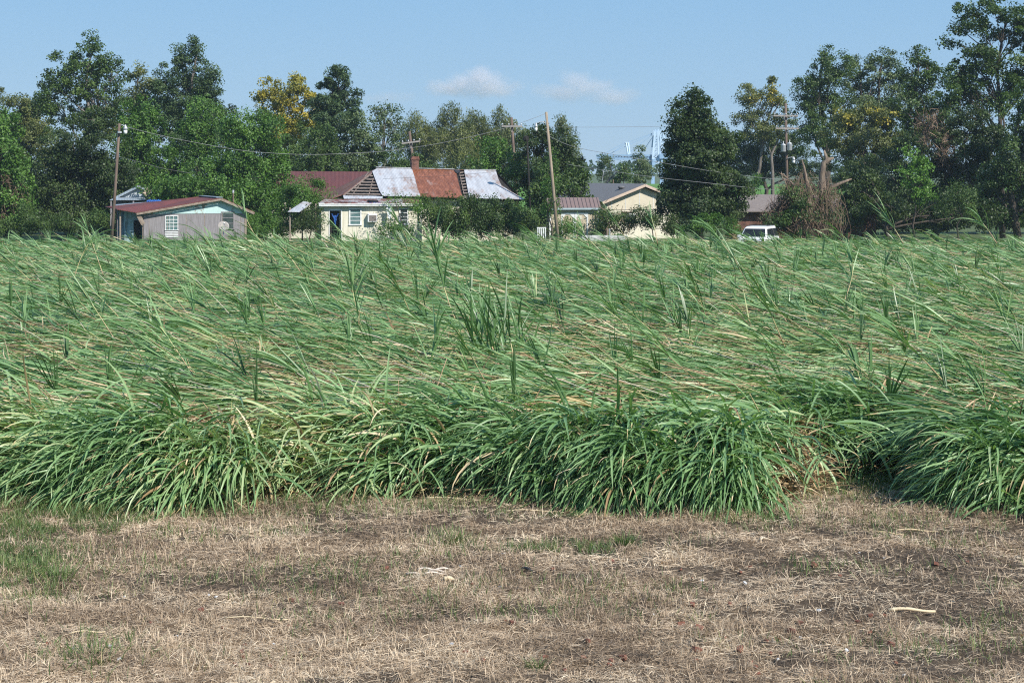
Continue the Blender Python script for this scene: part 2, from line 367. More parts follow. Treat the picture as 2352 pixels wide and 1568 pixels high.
gx = np.arange(-14, 14.01, 0.055); gy = np.arange(9, 31, 0.055)
X, Yg = np.meshgrid(gx, gy); Z = gheight(X, Yg)
fade = np.clip(np.minimum.reduce([X + 14, 14 - X, Yg - 9, 31 - Yg]) / 1.0, 0, 1)
Z = Z * fade + 0.02 * fade
Vg = np.stack([X, Yg, Z], -1).reshape(-1, 3); nx, ny = len(gx), len(gy)
idx = np.arange(nx * ny).reshape(ny, nx)
Fg = np.stack([idx[:-1, :-1], idx[:-1, 1:], idx[1:, 1:], idx[1:, :-1]], -1).reshape(-1, 4)
# outer plain ring is one sheet with the headland mesh laid just above it
tg = thatch(X, Yg).ravel()
tag(np_mesh('dry_ground', Vg, Fg, M['ground'], tint=tg, smooth=True), kind='structure')
MB().add([(-4000, -200, -0.12), (4000, -200, -0.12), (4000, 6000, -0.12), (-4000, 6000, -0.12)], [(0, 1, 2, 3)]).build('ground', M['field'])
tag(bpy.data.objects['ground'], kind='structure')
# levee behind the houses
lx = np.arange(-150, 151, 6.0); prof = [(196, -0.3), (204, .9), (212, 2.3), (219, 3.35), (222, 3.55), (228, 3.55), (250, -.3)]
VL = np.array([(x, y, z + 0.12 * math.sin(x * .07)) for (y, z) in prof for x in lx]); n1 = len(lx)
il = np.arange(len(VL)).reshape(len(prof), n1)
FL = np.stack([il[:-1, :-1], il[:-1, 1:], il[1:, 1:], il[1:, :-1]], -1).reshape(-1, 4)
tag(np_mesh('levee', VL, FL, M['levee'], smooth=True), kind='structure')

# ------------------------------------------------------------------ blades (shared by straw, grass, cane leaves)
def strips(base, az, el, L, Wd, droop, nseg, fold=False, roll=None, zmin=None, power=1.4, sway=None):
    """vectorised curved blades. returns verts, quads, count of verts per blade"""
    N = len(base); cs = 3 if fold else 2
    p = base.astype(float).copy(); out = np.empty((N, nseg + 1, cs, 3))
    roll = np.zeros(N) if roll is None else roll
    for i in range(nseg + 1):
        t = i / nseg
        e = el - droop * t ** power
        e = np.maximum(e, -1.45)
        a = az + (0 if sway is None else sway * t)
        d = np.stack([np.cos(a) * np.cos(e), np.sin(a) * np.cos(e), np.sin(e)], -1)
        s = np.stack([-np.sin(a), np.cos(a), np.zeros(N)], -1)
        u = np.cross(s, d)
        s2 = s * np.cos(roll)[:, None] + u * np.sin(roll)[:, None]
        u2 = np.cross(s2, d)
        w = Wd * min(1.0, .45 + 3.2 * t) * max(0.0, (1 - t ** 2.4)) ** .8 + 0.0004
        q = p if zmin is None else np.stack([p[:, 0], p[:, 1], np.maximum(p[:, 2], zmin)], -1)
        if fold:
            out[:, i, 0] = q - s2 * (w / 2)[:, None]; out[:, i, 1] = q + u2 * (w * .18)[:, None]; out[:, i, 2] = q + s2 * (w / 2)[:, None]
        else:
            out[:, i, 0] = q - s2 * (w / 2)[:, None]; out[:, i, 1] = q + s2 * (w / 2)[:, None]
        p = p + d * (L / nseg)[:, None]
    per = (nseg + 1) * cs
    loc = []
    for i in range(nseg):
        for c in range(cs - 1):
            loc.append((i * cs + c, i * cs + c + 1, (i + 1) * cs + c + 1, (i + 1) * cs + c))
    loc = np.array(loc); F = (loc[None] + (np.arange(N) * per)[:, None, None]).reshape(-1, 4)
    return out.reshape(-1, 3), F, per

def merge(parts):
    """parts: list of (V,F,tint,matindex)"""
    Vs, Fs, Ts, Ms = [], [], [], []; n = 0
    for v, f, t, m in parts:
        Vs.append(v); Fs.append(f + n); Ts.append(t); Ms.append(np.full(len(f), m)); n += len(v)
    return np.concatenate(Vs), np.concatenate(Fs), np.concatenate(Ts), np.concatenate(Ms)

# straw on the headland
def scatter(n, y0, y1, marg=4.0):
    """points uniform on the ground inside the view wedge plus a margin"""
    y = np.sqrt(rng.uniform(y0 ** 2, y1 ** 2, n)); hw = y * 0.30 + marg
    return rng.uniform(-1, 1, n) * hw, y

parts = []
for n, (y0, y1), wd in ((640000, (15.5, 22), .0065), (550000, (22, 28.6), .0085)):
    x, y = scatter(n, y0, y1)
    th = thatch(x, y); k = (rng.random(n) < .16 + .84 * th) & (y < yedge(x) + .7); x, y, th = x[k], y[k], th[k]; m = len(x)
    flat = rng.random(m) < .84
    clump = fnoise(x * 3.1, y * 4.5, 0, 31, 2)
    z = gheight(x, y) + .015 + np.where(flat, rng.random(m) * .035, 0)
    L = np.where(flat, rng.uniform(.05, .20, m), rng.uniform(.03, .13, m) * (.3 + 1.9 * np.clip(clump * 2 - .5, 0, 1)))
    el = np.where(flat, rng.normal(.05, .18, m), rng.uniform(.5, 1.4, m))
    v, f, per = strips(np.stack([x, y, z], -1), rng.uniform(0, 6.283, m), el, L, np.full(m, wd) * rng.uniform(.6, 1.4, m), rng.uniform(0, .9, m), 2, roll=rng.uniform(-.8, .8, m))
    tn = np.clip(-.12 + .9 * fnoise(x * .9, y * 1.5, 0, 33, 3) + .35 * (fnoise(x * 5, y * 6, 0, 34, 2) - .3) + rng.normal(0, .22, m), 0, 1)
    parts.append((v, f, np.repeat(tn, per), 0))
V_, F_, T_, M_ = merge(parts)
tag(np_mesh('dry_grass', V_, F_, M['straw'], tint=T_), 'short dry straw and dead grass stubble covering the bare strip before the cane', 'dry grass', kind='stuff')

# green grass coming up in patches
def gmask(x, y):
    vx = CX + x / y * FV; vy = HY + FV * H / y
    m = np.clip((fnoise(x * .5, y * .9, 0, 41, 3) - .50) / .15, 0, 1) * .16
    left = np.clip(1 - (vx - 60) / 420, 0, 1)
    m += left * np.exp(-((vy - 1190) / 40) ** 2) * 1.6 + np.clip(1 - vx / 200, 0, 1) * np.exp(-((vy - 1310) / 70) ** 2) * 1.1
    m += np.exp(-((vy - 1168) / 22) ** 2) * np.clip(1.1 - vx / 1300, .12, 1) * .75
    m += np.exp(-((vx - 2060) / 150) ** 2 - ((vy - 1125) / 22) ** 2) * 1.5
    m += np.exp(-((vx - 1030) / 60) ** 2 - ((vy - 1250) / 22) ** 2) * .5 + np.exp(-((vx - 1270) / 130) ** 2 - ((vy - 1268) / 9) ** 2) * .9
    m += np.exp(-((vx - 210) / 110) ** 2 - ((vy - 1510) / 40) ** 2) * .45
    return m
n = 600000; x, y = scatter(n, 15.5, 29.5)
cl = fnoise(x * 4, y * 5, 0, 43, 2)
k = (rng.random(n) < .85 * gmask(x, y) * np.clip((cl - .33) * 3.2, 0, 1)) & (y < yedge(x) + .8); x, y = x[k], y[k]; m = len(x)
v, f, per = strips(np.stack([x, y, gheight(x, y) + .01], -1), rng.uniform(0, 6.283, m), rng.uniform(.75, 1.45, m), rng.uniform(.06, .24, m), rng.uniform(.005, .0105, m), rng.uniform(.1, 1.1, m), 3, roll=rng.uniform(-.6, .6, m))
tn = np.clip(rng.normal(.45, .22, m) + .5 * (fnoise(x * .8, y, 0, 44) - .5), 0, 1)
tag(np_mesh('green_grass', v, f, M['grass'], tint=np.repeat(tn, per)), 'thin green weeds and grass sprouting in patches through the straw', 'grass', kind='stuff')

# ------------------------------------------------------------------ the flattened sugarcane
def mat_h(x, y):
    e = yedge(x); t = np.clip((y - e - .1) / 1.9, 0, 1); s = 1 - (1 - t) ** 2
    hum = .42 * (fnoise(x * .33, y * .30, 0, 51, 3) - .5) + .22 * (fnoise(x * 1.1, y * .9, 0, 52, 2) - .5)
    return np.maximum(0, s * (1.16 - .30 * np.clip((y - 60) / 40, 0, 1) + hum * np.clip((70 - y) / 30, .45, 1)))

def holes(x, y): return (y < yedge(x) + 2.4) & (fnoise(x * 1.5, y * .7, 0, 68, 2) < .44)      # dark hollows in the front bank
def cane_tufts(n, y0, y1, wmul, nleaf, nseg, fold, dry=.2, lift=.05, marg=6.0, zlo=-.4, zhi=.05, Lm=1.0, elmu=-.06, edge=None, els=.10, lsp=.15, dr=(.0, .8), az0=0.0, stalk=0):
    y = np.sqrt(rng.uniform(y0 ** 2, y1 ** 2, n)); x = rng.uniform(-1, 1, n) * (y * .305 + marg)
    e = yedge(x); k = y > e + (.25 if edge is None else 0.0)
    if edge: y = e + rng.uniform(edge[0], edge[1], n); k = np.ones(n, bool)
    k = k & ~(holes(x, y) & (rng.random(n) < .9))
    x, y = x[k], y[k]; n = len(x); tb_ = .16 if edge else 0  # front fringe gets a paler tint to make up for its shading
    flow = (fnoise(x * .16, y * .12, 0, 61, 2) - .5) * 1.7
    az = math.pi + az0 + flow * .8 + (fnoise(x * .7, y * .6, 0, 66, 2) - .5) * 2.0 + rng.normal(0, .24, n)
    az = np.where(rng.random(n) < .15, az + rng.normal(0, 1.1, n), az)
    el = rng.normal(elmu, els, n) + (.12 if stalk == 0 else .2) * (fnoise(x * .5, y * .4, 0, 62, 2) - .5)
    z = mat_h(x, y) + rng.uniform(zlo, zhi, n)
    tt = np.clip(fnoise(x * .55, y * .5, 0, 63, 3) * 1.15 - .08 + tb_ * .5 + rng.normal(0, .12, n), 0, 1)
    # expand to leaves
    r = lambda a: np.repeat(a, nleaf)
    N = n * nleaf; s = rng.uniform(0, .65, N)
    az2 = r(az) + rng.normal(0, lsp * 1.5, N); el2 = r(el) + rng.normal(0.0, lsp, N)
    bx = r(x) + np.cos(r(az)) * s; by = r(y) + np.sin(r(az)) * s; bz = r(z) + np.sin(r(el)) * s
    L = rng.uniform(.75, 1.45, N) * Lm
    v, f, per = strips(np.stack([bx, by, np.maximum(bz, .05)], -1), az2, el2, L, rng.uniform(.024, .040, N) * wmul, (rng.uniform(.6, 1.9, N) if edge else np.where(rng.random(N) < .16, rng.uniform(1.2, 2.2, N), rng.uniform(dr[0], dr[1], N))), nseg, fold=fold,
                       roll=rng.normal(0, .55, N), zmin=.03, power=1.6, sway=rng.normal(0, .25, N))
    isdry = rng.random(N) < dry * np.clip(.12 + 7 * (fnoise(bx * .6, by * .45, 0, 64, 3) - .48), .12, 2.6)
    tn = np.clip(r(tt) + rng.normal(0, .14, N), 0, 1)
    tn = np.where(isdry, rng.random(N), tn)
    nf = len(f) // N; cs = 3 if fold else 2
    T = np.repeat(tn * np.where(isdry, 1, .84), per).reshape(N, nseg + 1, cs)
    if fold: T[:, :, 1] += .10                                                      # paler midrib
    tip = (rng.random(N) < .09) & ~isdry; T[tip, -2:, :] = 1.0                      # browned tips
    return v, f, np.clip(T, 0, 1).ravel(), np.repeat(isdry.astype(int), nf)

def tubes_np(base, az, el, L, R, droop, nseg, sides=4):
    N = len(base); p = base.copy(); out = np.empty((N, nseg + 1, sides, 3))
    for i in range(nseg + 1):
        t = i / nseg; e = el - droop * t
        d = np.stack([np.cos(az) * np.cos(e), np.sin(az) * np.cos(e), np.sin(e)], -1)
        s = np.stack([-np.sin(az), np.cos(az), np.zeros(N)], -1); u = np.cross(s, d)
        for k in range(sides):
            a = 2 * math.pi * k / sides + .78
            out[:, i, k] = p + (s * math.cos(a) + u * math.sin(a)) * (R * (1 - .35 * t))[:, None]
        p = p + d * (L / nseg)[:, None]
    loc = np.array([(i * sides + k, i * sides + (k + 1) % sides, (i + 1) * sides + (k + 1) % sides, (i + 1) * sides + k) for i in range(nseg) for k in range(sides)])
    per = (nseg + 1) * sides
    return out.reshape(-1, 3), (loc[None] + (np.arange(N) * per)[:, None, None]).reshape(-1, 4), per

cv, cf, ct, cm, off = [], [], [], [], 0
def cadd(v, f, t, m):
    global off
    cv.append(v); cf.append(f + off); ct.append(t); cm.append(m); off += len(v)
def band(*a, **k):
    v, f, t, m = cane_tufts(*a, **k); cadd(v, f, t, m)
band(7400, 26, 31.5, 1.3, 8, 7, True, dry=.22, dr=(.1, .9))                    # near bank
band(4700, 26, 31, 1.4, 8, 8, True, Lm=1.15, dry=.07, edge=(.35, 1.7), zlo=-.40, zhi=.05, elmu=.05, lsp=.2, az0=.25)   # hanging front fringe
band(1300, 26, 31, 1.4, 8, 8, True, Lm=1.15, dry=.04, edge=(.2, 1.0), zlo=-.15, zhi=.35, elmu=.20, lsp=.25, az0=.35)
band(340, 26, 31, 1.5, 10, 8, True, Lm=1.0, dry=.06, edge=(.2, 1.6), zlo=-.1, zhi=.2, elmu=.2, lsp=.45, az0=.6)   # bowed heads over the edge
band(12200, 31, 42, 1.10, 8, 6, True, dry=.20)
band(18500, 42, 62, 1.15, 8, 5, False, dry=.13)
band(20000, 62, 85, 1.4, 7, 4, False, dry=.11)
band(13500, 85, 107, 1.6, 7, 4, False, dry=.12, elmu=0.0)
# rising, half-lodged tops on slanting stalks
def rising(n, y0, y1, w, sg, fo, R_, nl=8, az0=-.1, elm=.40, Lr=(.5, 1.7), dr=(0, .9), azs=.35, lsp=.16, tb=.42):
    y = np.sqrt(rng.uniform(y0 ** 2, y1 ** 2, n)); x = rng.uniform(-1, 1, n) * (y * .305 + 2.5); k = y > yedge(x) + .7; x, y = x[k], y[k]; n = len(x)
    az = math.pi + az0 + rng.normal(0, azs, n); el = np.clip(rng.normal(elm, .16, n), .12, 1.5); L = rng.uniform(Lr[0], Lr[1], n)
    base = np.stack([x, y, mat_h(x, y) - .12], -1); be = rng.uniform(-.1, .25, n)
    v, f, per = tubes_np(base, az, el, L, np.full(n, R_), be, 4); cadd(v, f, np.repeat(np.clip(rng.normal(.6, .25, n), 0, 1), per), np.full(len(f), 2))
    N = n * nl; r = lambda a: np.repeat(a, nl, 0); sI = rng.uniform(.45, 1.0, N) * r(L); e1 = r(el) - r(be) * .5
    d = np.stack([np.cos(r(az)) * np.cos(e1), np.sin(r(az)) * np.cos(e1), np.sin(e1)], -1)
    v, f, per = strips(r(base) + d * sI[:, None], r(az) + rng.normal(0, lsp, N), r(el) - r(be) + rng.normal(0, lsp * .75, N), rng.uniform(.6, 1.15, N), rng.uniform(.024, .038, N) * w, rng.uniform(dr[0], dr[1], N), sg, fold=fo, roll=rng.normal(0, .6, N), power=1.8)
    cadd(v, f, np.repeat(np.clip(r(rng.normal(tb, .2, n)) + rng.normal(0, .12, N), 0, 1), per), np.zeros(len(f)))
rising(200, 28, 42, 1.2, 7, True, .011)
rising(520, 42, 70, 1.3, 5, False, .013)
rising(600, 70, 106, 1.7, 4, False, .018)
# upright young sprouts
rising(45, 28, 42, 1.2, 7, True, .008, nl=8, elm=1.2, Lr=(.1, .35), azs=1.2, lsp=.3, tb=.22, dr=(0, .5))
rising(160, 42, 70, 1.3, 5, False, .010, nl=8, elm=1.25, Lr=(.1, .5), azs=1.2, lsp=.3, tb=.22, dr=(0, .5))
rising(200, 70, 106, 1.5, 4, False, .012, nl=8, elm=1.2, Lr=(.1, .5), azs=1.2, lsp=.3, tb=.25, dr=(0, .5))
# stalks showing in the mat
for n, y0, y1, R in ((900, 27.6, 42, .012), (1000, 42, 70, .012), (620, 70, 106, .014)):
    y = np.sqrt(rng.uniform(y0 ** 2, y1 ** 2, n)); x = rng.uniform(-1, 1, n) * (y * .305 + 2); k = y > yedge(x) + .8; x, y = x[k], y[k]; n = len(x)
    az = math.pi - .2 + (fnoise(x * .16, y * .12, 0, 61, 2) - .5) * 1.2 + rng.normal(0, .35, n)
    el = np.abs(rng.normal(.16, .16, n)); L = rng.uniform(.7, 2.0, n)
    z = mat_h(x, y) + rng.uniform(-.16, .08, n)
    v, f, per = tubes_np(np.stack([x, y, z], -1), az, el, L, np.full(n, R), rng.uniform(0, .25, n), 4)
    tn = np.repeat(rng.random(n), per); cadd(v, f, tn, np.full(len(f), 2))
n = 900; x = rng.uniform(-10, 10, n); y = yedge(x) + rng.uniform(.15, 2.2, n)      # stalk butts and broken pieces showing at the open edge
v, f, per = tubes_np(np.stack([x, y, mat_h(x, y) * rng.uniform(.1, .8, n) + .02], -1), math.pi + rng.normal(0, .9, n), rng.normal(.25, .35, n), rng.uniform(.4, 1.5, n), rng.uniform(.010, .016, n), rng.uniform(0, .5, n), 4)
cadd(v, f, np.repeat(rng.uniform(.2, 1, n), per), np.full(len(f), 2))
# dead leaves and litter inside and under the mat
n = 34000; x, y = np.zeros(n), np.zeros(n)
y = np.sqrt(rng.uniform(26 ** 2, 44 ** 2, n)); x = rng.uniform(-1, 1, n) * (y * .305 + 2); e = yedge(x)
fr = rng.random(n) < .4; y = np.where(fr, e + rng.uniform(.15, 2.4, n), y); k = y > e + .1; x, y = x[k], y[k]; n = len(x)
v, f, per = strips(np.stack([x, y, np.maximum(.05, mat_h(x, y) * np.where(holes(x, y), rng.uniform(.5, 1.08, n), rng.uniform(.35, 1.0, n)) - .1)], -1), rng.uniform(0, 6.283, n), rng.normal(0, .35, n), rng.uniform(.4, 1.1, n), rng.uniform(.02, .04, n), rng.uniform(0, 1.2, n), 4, roll=rng.normal(0, .6, n), zmin=.03)
cadd(v, f, np.repeat(rng.random(n) ** 1.6 * .65, per), np.full(len(f), 1))
# solid dark bed of matted stalks underneath
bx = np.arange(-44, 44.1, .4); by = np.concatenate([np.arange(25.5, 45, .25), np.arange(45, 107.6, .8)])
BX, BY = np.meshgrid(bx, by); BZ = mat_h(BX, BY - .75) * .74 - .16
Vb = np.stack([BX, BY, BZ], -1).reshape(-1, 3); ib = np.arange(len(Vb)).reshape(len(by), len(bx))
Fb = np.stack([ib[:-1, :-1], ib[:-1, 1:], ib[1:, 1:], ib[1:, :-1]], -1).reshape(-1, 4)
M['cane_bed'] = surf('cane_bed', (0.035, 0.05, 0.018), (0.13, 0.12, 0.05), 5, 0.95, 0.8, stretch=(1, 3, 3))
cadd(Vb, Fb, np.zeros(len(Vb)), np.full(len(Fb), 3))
fld = np_mesh('sugarcane_field', np.concatenate(cv), np.concatenate(cf), [M['cane_leaf'], M['cane_dry'], M['cane_stalk'], M['cane_bed']], tint=np.concatenate(ct), mi=np.concatenate(cm))
tag(fld, 'wide mat of green sugarcane flattened to the left with tan stalks and dead leaves in it', 'sugarcane', kind='stuff')
del cv, cf, ct, cm

# single canes that stand or lean out of the mat
def cane(parent, path, nl, LL, wd, spread, seed, droop=1.0):
    """path: points of the stalk (local), leaves fan from its upper part"""
    r = np.random.default_rng(seed); path = [np.asarray(p, float) for p in path]
    P = np.array(path); seg = np.linalg.norm(np.diff(P, axis=0), axis=1); cum = np.concatenate([[0], np.cumsum(seg)]); T = cum[-1]
    at = lambda s: np.array([np.interp(s, cum, P[:, i]) for i in range(3)])
    mb = MB(); ns = max(5, int(T / .16))
    pts = [at(T * i / ns) for i in range(ns + 1)]
    mb.tube(pts, [(.015 - .008 * i / ns) * (1.25 if i % 2 else 1) * wd / .045 for i in range(ns + 1)], 5)
    st = mb.build('stalk', M['cane_stalk'], parent, smooth=True)
    at_ = st.data.attributes.new('tint', 'FLOAT', 'POINT')
    at_.data.foreach_set('value', np.clip(np.repeat(np.linspace(.25, .75, ns + 1), 5) + np.repeat(r.normal(0, .15, ns + 1), 5), 0, 1).astype(np.float32))
    s = T * (1 - r.random(nl) ** 1.3 * .55); B = np.array([at(q) for q in s]); D = P[-1] - P[-2]; D /= np.linalg.norm(D)
    az = math.atan2(D[1], D[0]) + r.normal(0, spread, nl) * 1.2; el = math.asin(D[2]) + r.normal(-.05, spread, nl)
    if abs(D[2]) > .93 or (nl > 22 and spread < .3): az = r.uniform(0, 6.283, nl)
    if nl > 22 and spread < .3: B = B + np.stack([r.normal(0, .30, nl), r.normal(0, .12, nl), r.uniform(-.3, .0, nl)], -1); el = np.clip(r.normal(1.15, .16, nl), .7, 1.5); az = math.pi + r.normal(0, 1.2, nl)
    v, f, per = strips(B, az, np.clip(el, -.3, 1.5), LL * r.uniform(.65, 1.15, nl), wd * r.uniform(.75, 1.15, nl), droop * r.uniform(.3, 1.5, nl), 9, fold=True, roll=r.normal(0, .5, nl), power=1.9)
    np_mesh('leaf_top', v, f, M['cane_leaf'], tint=np.repeat(np.clip(r.normal(.12 if nl > 22 and spread < .3 else .33, .2, nl), 0, 1), per), parent=parent)  # upright clumps: shade of blades facing away put into the tint

def cane_v(base, mid, tip, Y, label, nl=9, LL=1.1, wd=.045, spread=.16, seed=1, droop=.8, group=None):
    b, m_, t = W(*base, Y), W(*mid, Y), W(*tip, Y)
    m_[1] += .25; t[1] += .5
    r = empty('sugarcane_plant', b); tag(r, label, 'sugarcane', group)
    q = [(1 - u) ** 2 * np.zeros(3) + 2 * u * (1 - u) * (2 * (m_ - b) - (t - b) / 2) / 1.0 * 1.0 + u * u * (t - b) for u in np.linspace(0, 1, 7)]
    cane(r, q, nl, LL, wd, spread, seed, droop)
    return r
# (base, bend, tip of stalk) in layout units; leaves go on past the tip
SP = [
 ((1050, 745), (1020, 665), (992, 560), 47, 'tall cane with long upright leaves leaning left in front of the yellow house', 16, 1.3, .06, .10, .5),
 ((858, 840), (825, 745), (800, 640), 44, 'slim cane rising steeply near the left of the field middle, below the yellow house window', 12, 1.25, .055, .07, .3),
 ((50, 835), (47, 790), (43, 740), 41, 'dark upright cane with blades held straight up near the left edge of the field', 10, 1.0, .05, .12, .2),
 ((1150, 850), (1130, 800), (1115, 760), 36, 'dark green clump of upright blades standing in the centre of the field', 34, 1.25, .06, .2, .35),
 ((1190, 860), (1175, 800), (1165, 750), 37, 'second upright dark clump right beside the central one', 26, 1.15, .055, .16, .3),
 ((565, 1005), (566, 970), (568, 940), 31, 'short upright cane sprout with four stiff blades near the left front', 7, .75, .06, .25, .15),
 ((160, 680), (175, 610), (195, 560), 58, 'arching cane with a feathery fan of leaves before the dark trees at left', 13, 1.1, .05, .45, 1.0),
 ((240, 640), (215, 580), (190, 520), 62, 'leaning cane left of the light pole', 9, 1.0, .05, .2, .7),
 ((430, 740), (370, 690), (300, 640), 48, 'long leaning cane below the grey shack', 9, 1.2, .05, .12, .8),
 ((520, 625), (490, 580), (455, 535), 70, 'cane leaning left across the grey shack wall', 10, 1.3, .06, .15, .7),
 ((588, 545), (570, 515), (556, 485), 88, 'cane top crossing the right corner of the grey shack', 9, 1.5, .06, .25, .9),
 ((700, 640), (660, 585), (620, 540), 66, 'leaning cane between the grey shack and the yellow house', 10, 1.2, .06, .15, .8),
 ((1420, 640), (1390, 590), (1345, 545), 66, 'leaning cane in front of the tan shed', 10, 1.3, .06, .12, .7),
 ((1355, 575), (1345, 545), (1336, 520), 80, 'short cane in front of the tan shed doors', 9, 1.3, .06, .2, .6),
 ((1720, 660), (1690, 600), (1640, 530), 60, 'cane leaning left in front of the bright green bush near the white car', 12, 1.3, .06, .12, .7),
 ((1770, 720), (1720, 650), (1690, 590), 52, 'pair of canes left and below the white car', 11, 1.2, .055, .12, .6),
 ((1510, 560), (1505, 530), (1498, 500), 85, 'straight cane in front of the large dark evergreen', 8, 1.2, .06, .2, .5),
 ((2075, 560), (2060, 530), (2042, 500), 82, 'cane leaning left in front of the dark woods right of the car', 11, 1.4, .06, .2, .7),
 ((2290, 560), (2270, 525), (2250, 500), 80, 'cane with a spreading top by the woods near the right edge', 12, 1.4, .06, .3, .9),
 ((1935, 700), (1960, 640), (1965, 600), 50, 'bright upright tuft of cane leaves on the right middle of the field', 10, 1.0, .05, .25, .3),
 ((1985, 960), (1985, 900), (1982, 860), 33, 'tall stiff cane standing at the front right of the field', 10, .95, .06, .14, .3),
 ((1610, 940), (1600, 850), (1585, 760), 38, 'long stalk with a bowed top right of the field centre', 9, 1.0, .05, .14, .8),
 ((900, 905), (960, 880), (1000, 790), 36, 'cane curving up just left of the central dark clump', 10, 1.2, .055, .18, .7),
 ((1400, 945), (1330, 880), (1270, 830), 36, 'long pale stalk leaning left through the middle of the field', 12, 1.3, .055, .16, .9),
 ((300, 760), (240, 700), (190, 660), 46, 'thin pale stalk leaning left in the left half of the field', 9, 1.1, .05, .12, .7),
 ((740, 1010), (727, 970), (722, 945), 30.5, 'bushy cane clump hanging over the front edge left of centre', 20, .95, .05, .5, 1.6),
 ((1170, 1010), (1165, 985), (1160, 965), 30, 'bowed cane clump hanging over the front edge in the centre', 20, .95, .055, .55, 1.7),
 ((1730, 1020), (1712, 985), (1708, 970), 29.5, 'drooping cane clump over the front edge right of centre', 16, .9, .05, .5, 1.7),
 ((1850, 1100), (1840, 1080), (1835, 1075), 28, 'low fountain of drooping cane leaves lying on the dry grass at the right', 22, .95, .055, .9, 2.0),
 ((2180, 1010), (2165, 980), (2160, 965), 30, 'drooping cane clump at the front edge near the right', 14, .9, .05, .5, 1.7),
]
for i, (b, m_, t, Y, lab, nl, LL, wd, spd, dr) in enumerate(SP):
    cane_v(b, m_, t, Y, lab, nl, LL, wd, spd, 100 + i, dr)
# many more alike: copies of a few plants
protos = []
for i in range(9):
    Lc = random.uniform(1.0, 2.3); el = random.uniform(.38, .85); az = math.pi + random.uniform(-.3, .3)
    pts = []; p = np.zeros(3); e = el + .05
    for k in range(6):
        pts.append(p.copy()); p = p + np.array([math.cos(az) * math.cos(e), math.sin(az) * math.cos(e), math.sin(e)]) * Lc / 5; e -= random.uniform(-.03, .05)
    r = empty('sugarcane_plant', (0, 0, 0)); cane(r, pts, 14, 1.2, .045, .14, 300 + i, .9); protos.append(r)
def copy_tree(o, parent=None):
    c = o.copy(); COL.objects.link(c)
    if parent is not None: c.parent = parent
    for ch in list(o.children):
        d = ch.copy(); COL.objects.link(d); d.parent = c
    return c
COLS = ['at the left edge', 'below the barn light pole', 'below the grey shack', 'below the bushes right of the shack', 'below the yellow house windows', 'below the rusty roof sheet', 'below the hedge by the old roof', 'below the tan shed', 'below the beige house', 'below the lone evergreen', 'below the white car', 'below the dark right wood', 'near the right edge']
CVX = [60, 260, 430, 610, 800, 960, 1130, 1310, 1440, 1610, 1800, 2020, 2250]
ROWS = [('far rim', 90, 101), ('far part', 68, 84), ('middle', 52, 62), ('near half', 43, 49), ('near part', 36, 41), ('front bank', 30.5, 33)]
q = 0
for j, (rn, ya, yb) in enumerate(ROWS):
    for i, cx_ in enumerate(CVX):
        k = q % 9; o = protos[k] if q < 9 else copy_tree(protos[k]); q += 1
        y = float(rng.uniform(ya, yb)); x = (cx_ + float(rng.uniform(-45, 45)) - CX) / FV * y
        o.location = (x, y, float(mat_h(np.array(x), np.array(y))) - .12)
        o.rotation_euler = (float(rng.normal(0, .12)), float(rng.normal(0, .16)), float(rng.normal(0, .4))); sca = float(rng.uniform(.7, 1.05) + max(0, y - 60) * .006); o.scale = (sca, sca, sca)
        tag(o, 'leaning cane on the %s of the field, %s' % (rn, COLS[i]), 'sugarcane', 'canes leaning out of the flattened field')

# ------------------------------------------------------------------ trees and bushes
KINDS = {  # leaf size, elongation, leaves/m2 of crown outline, clump radius, shell 0..1, hang, material
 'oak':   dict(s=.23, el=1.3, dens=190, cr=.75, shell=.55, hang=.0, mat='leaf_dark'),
 'mid':   dict(s=.25, el=1.3, dens=170, cr=.8, shell=.5, hang=.0, mat='leaf_mid'),
 'vine':  dict(s=.24, el=1.2, dens=190, cr=.60, shell=.85, hang=.25, mat='leaf_vine'),
 'bright': dict(s=.24, el=1.3, dens=150, cr=.55, shell=.7, hang=.1, mat='leaf_bright'),
 'open':  dict(s=.27, el=1.3, dens=85, cr=.75, shell=.5, hang=.0, mat='leaf_mid'),
 'gold':  dict(s=.30, el=1.2, dens=130, cr=.75, shell=.5, hang=.0, mat='leaf_gold'),
 'pine':  dict(s=.36, el=4.0, dens=150, cr=.8, shell=.5, hang=.0, mat='leaf_pine'),
 'willow': dict(s=.30, el=4.0, dens=120, cr=.9, shell=.5, hang=.7, mat='leaf_olive'),
 'grey':  dict(s=.27, el=1.5, dens=110, cr=.7, shell=.5, hang=.15, mat='leaf_grey'),
 'brush': dict(s=.34, el=16.0, dens=120, cr=.8, shell=.6, hang=.7, mat='twig_brown'),
}

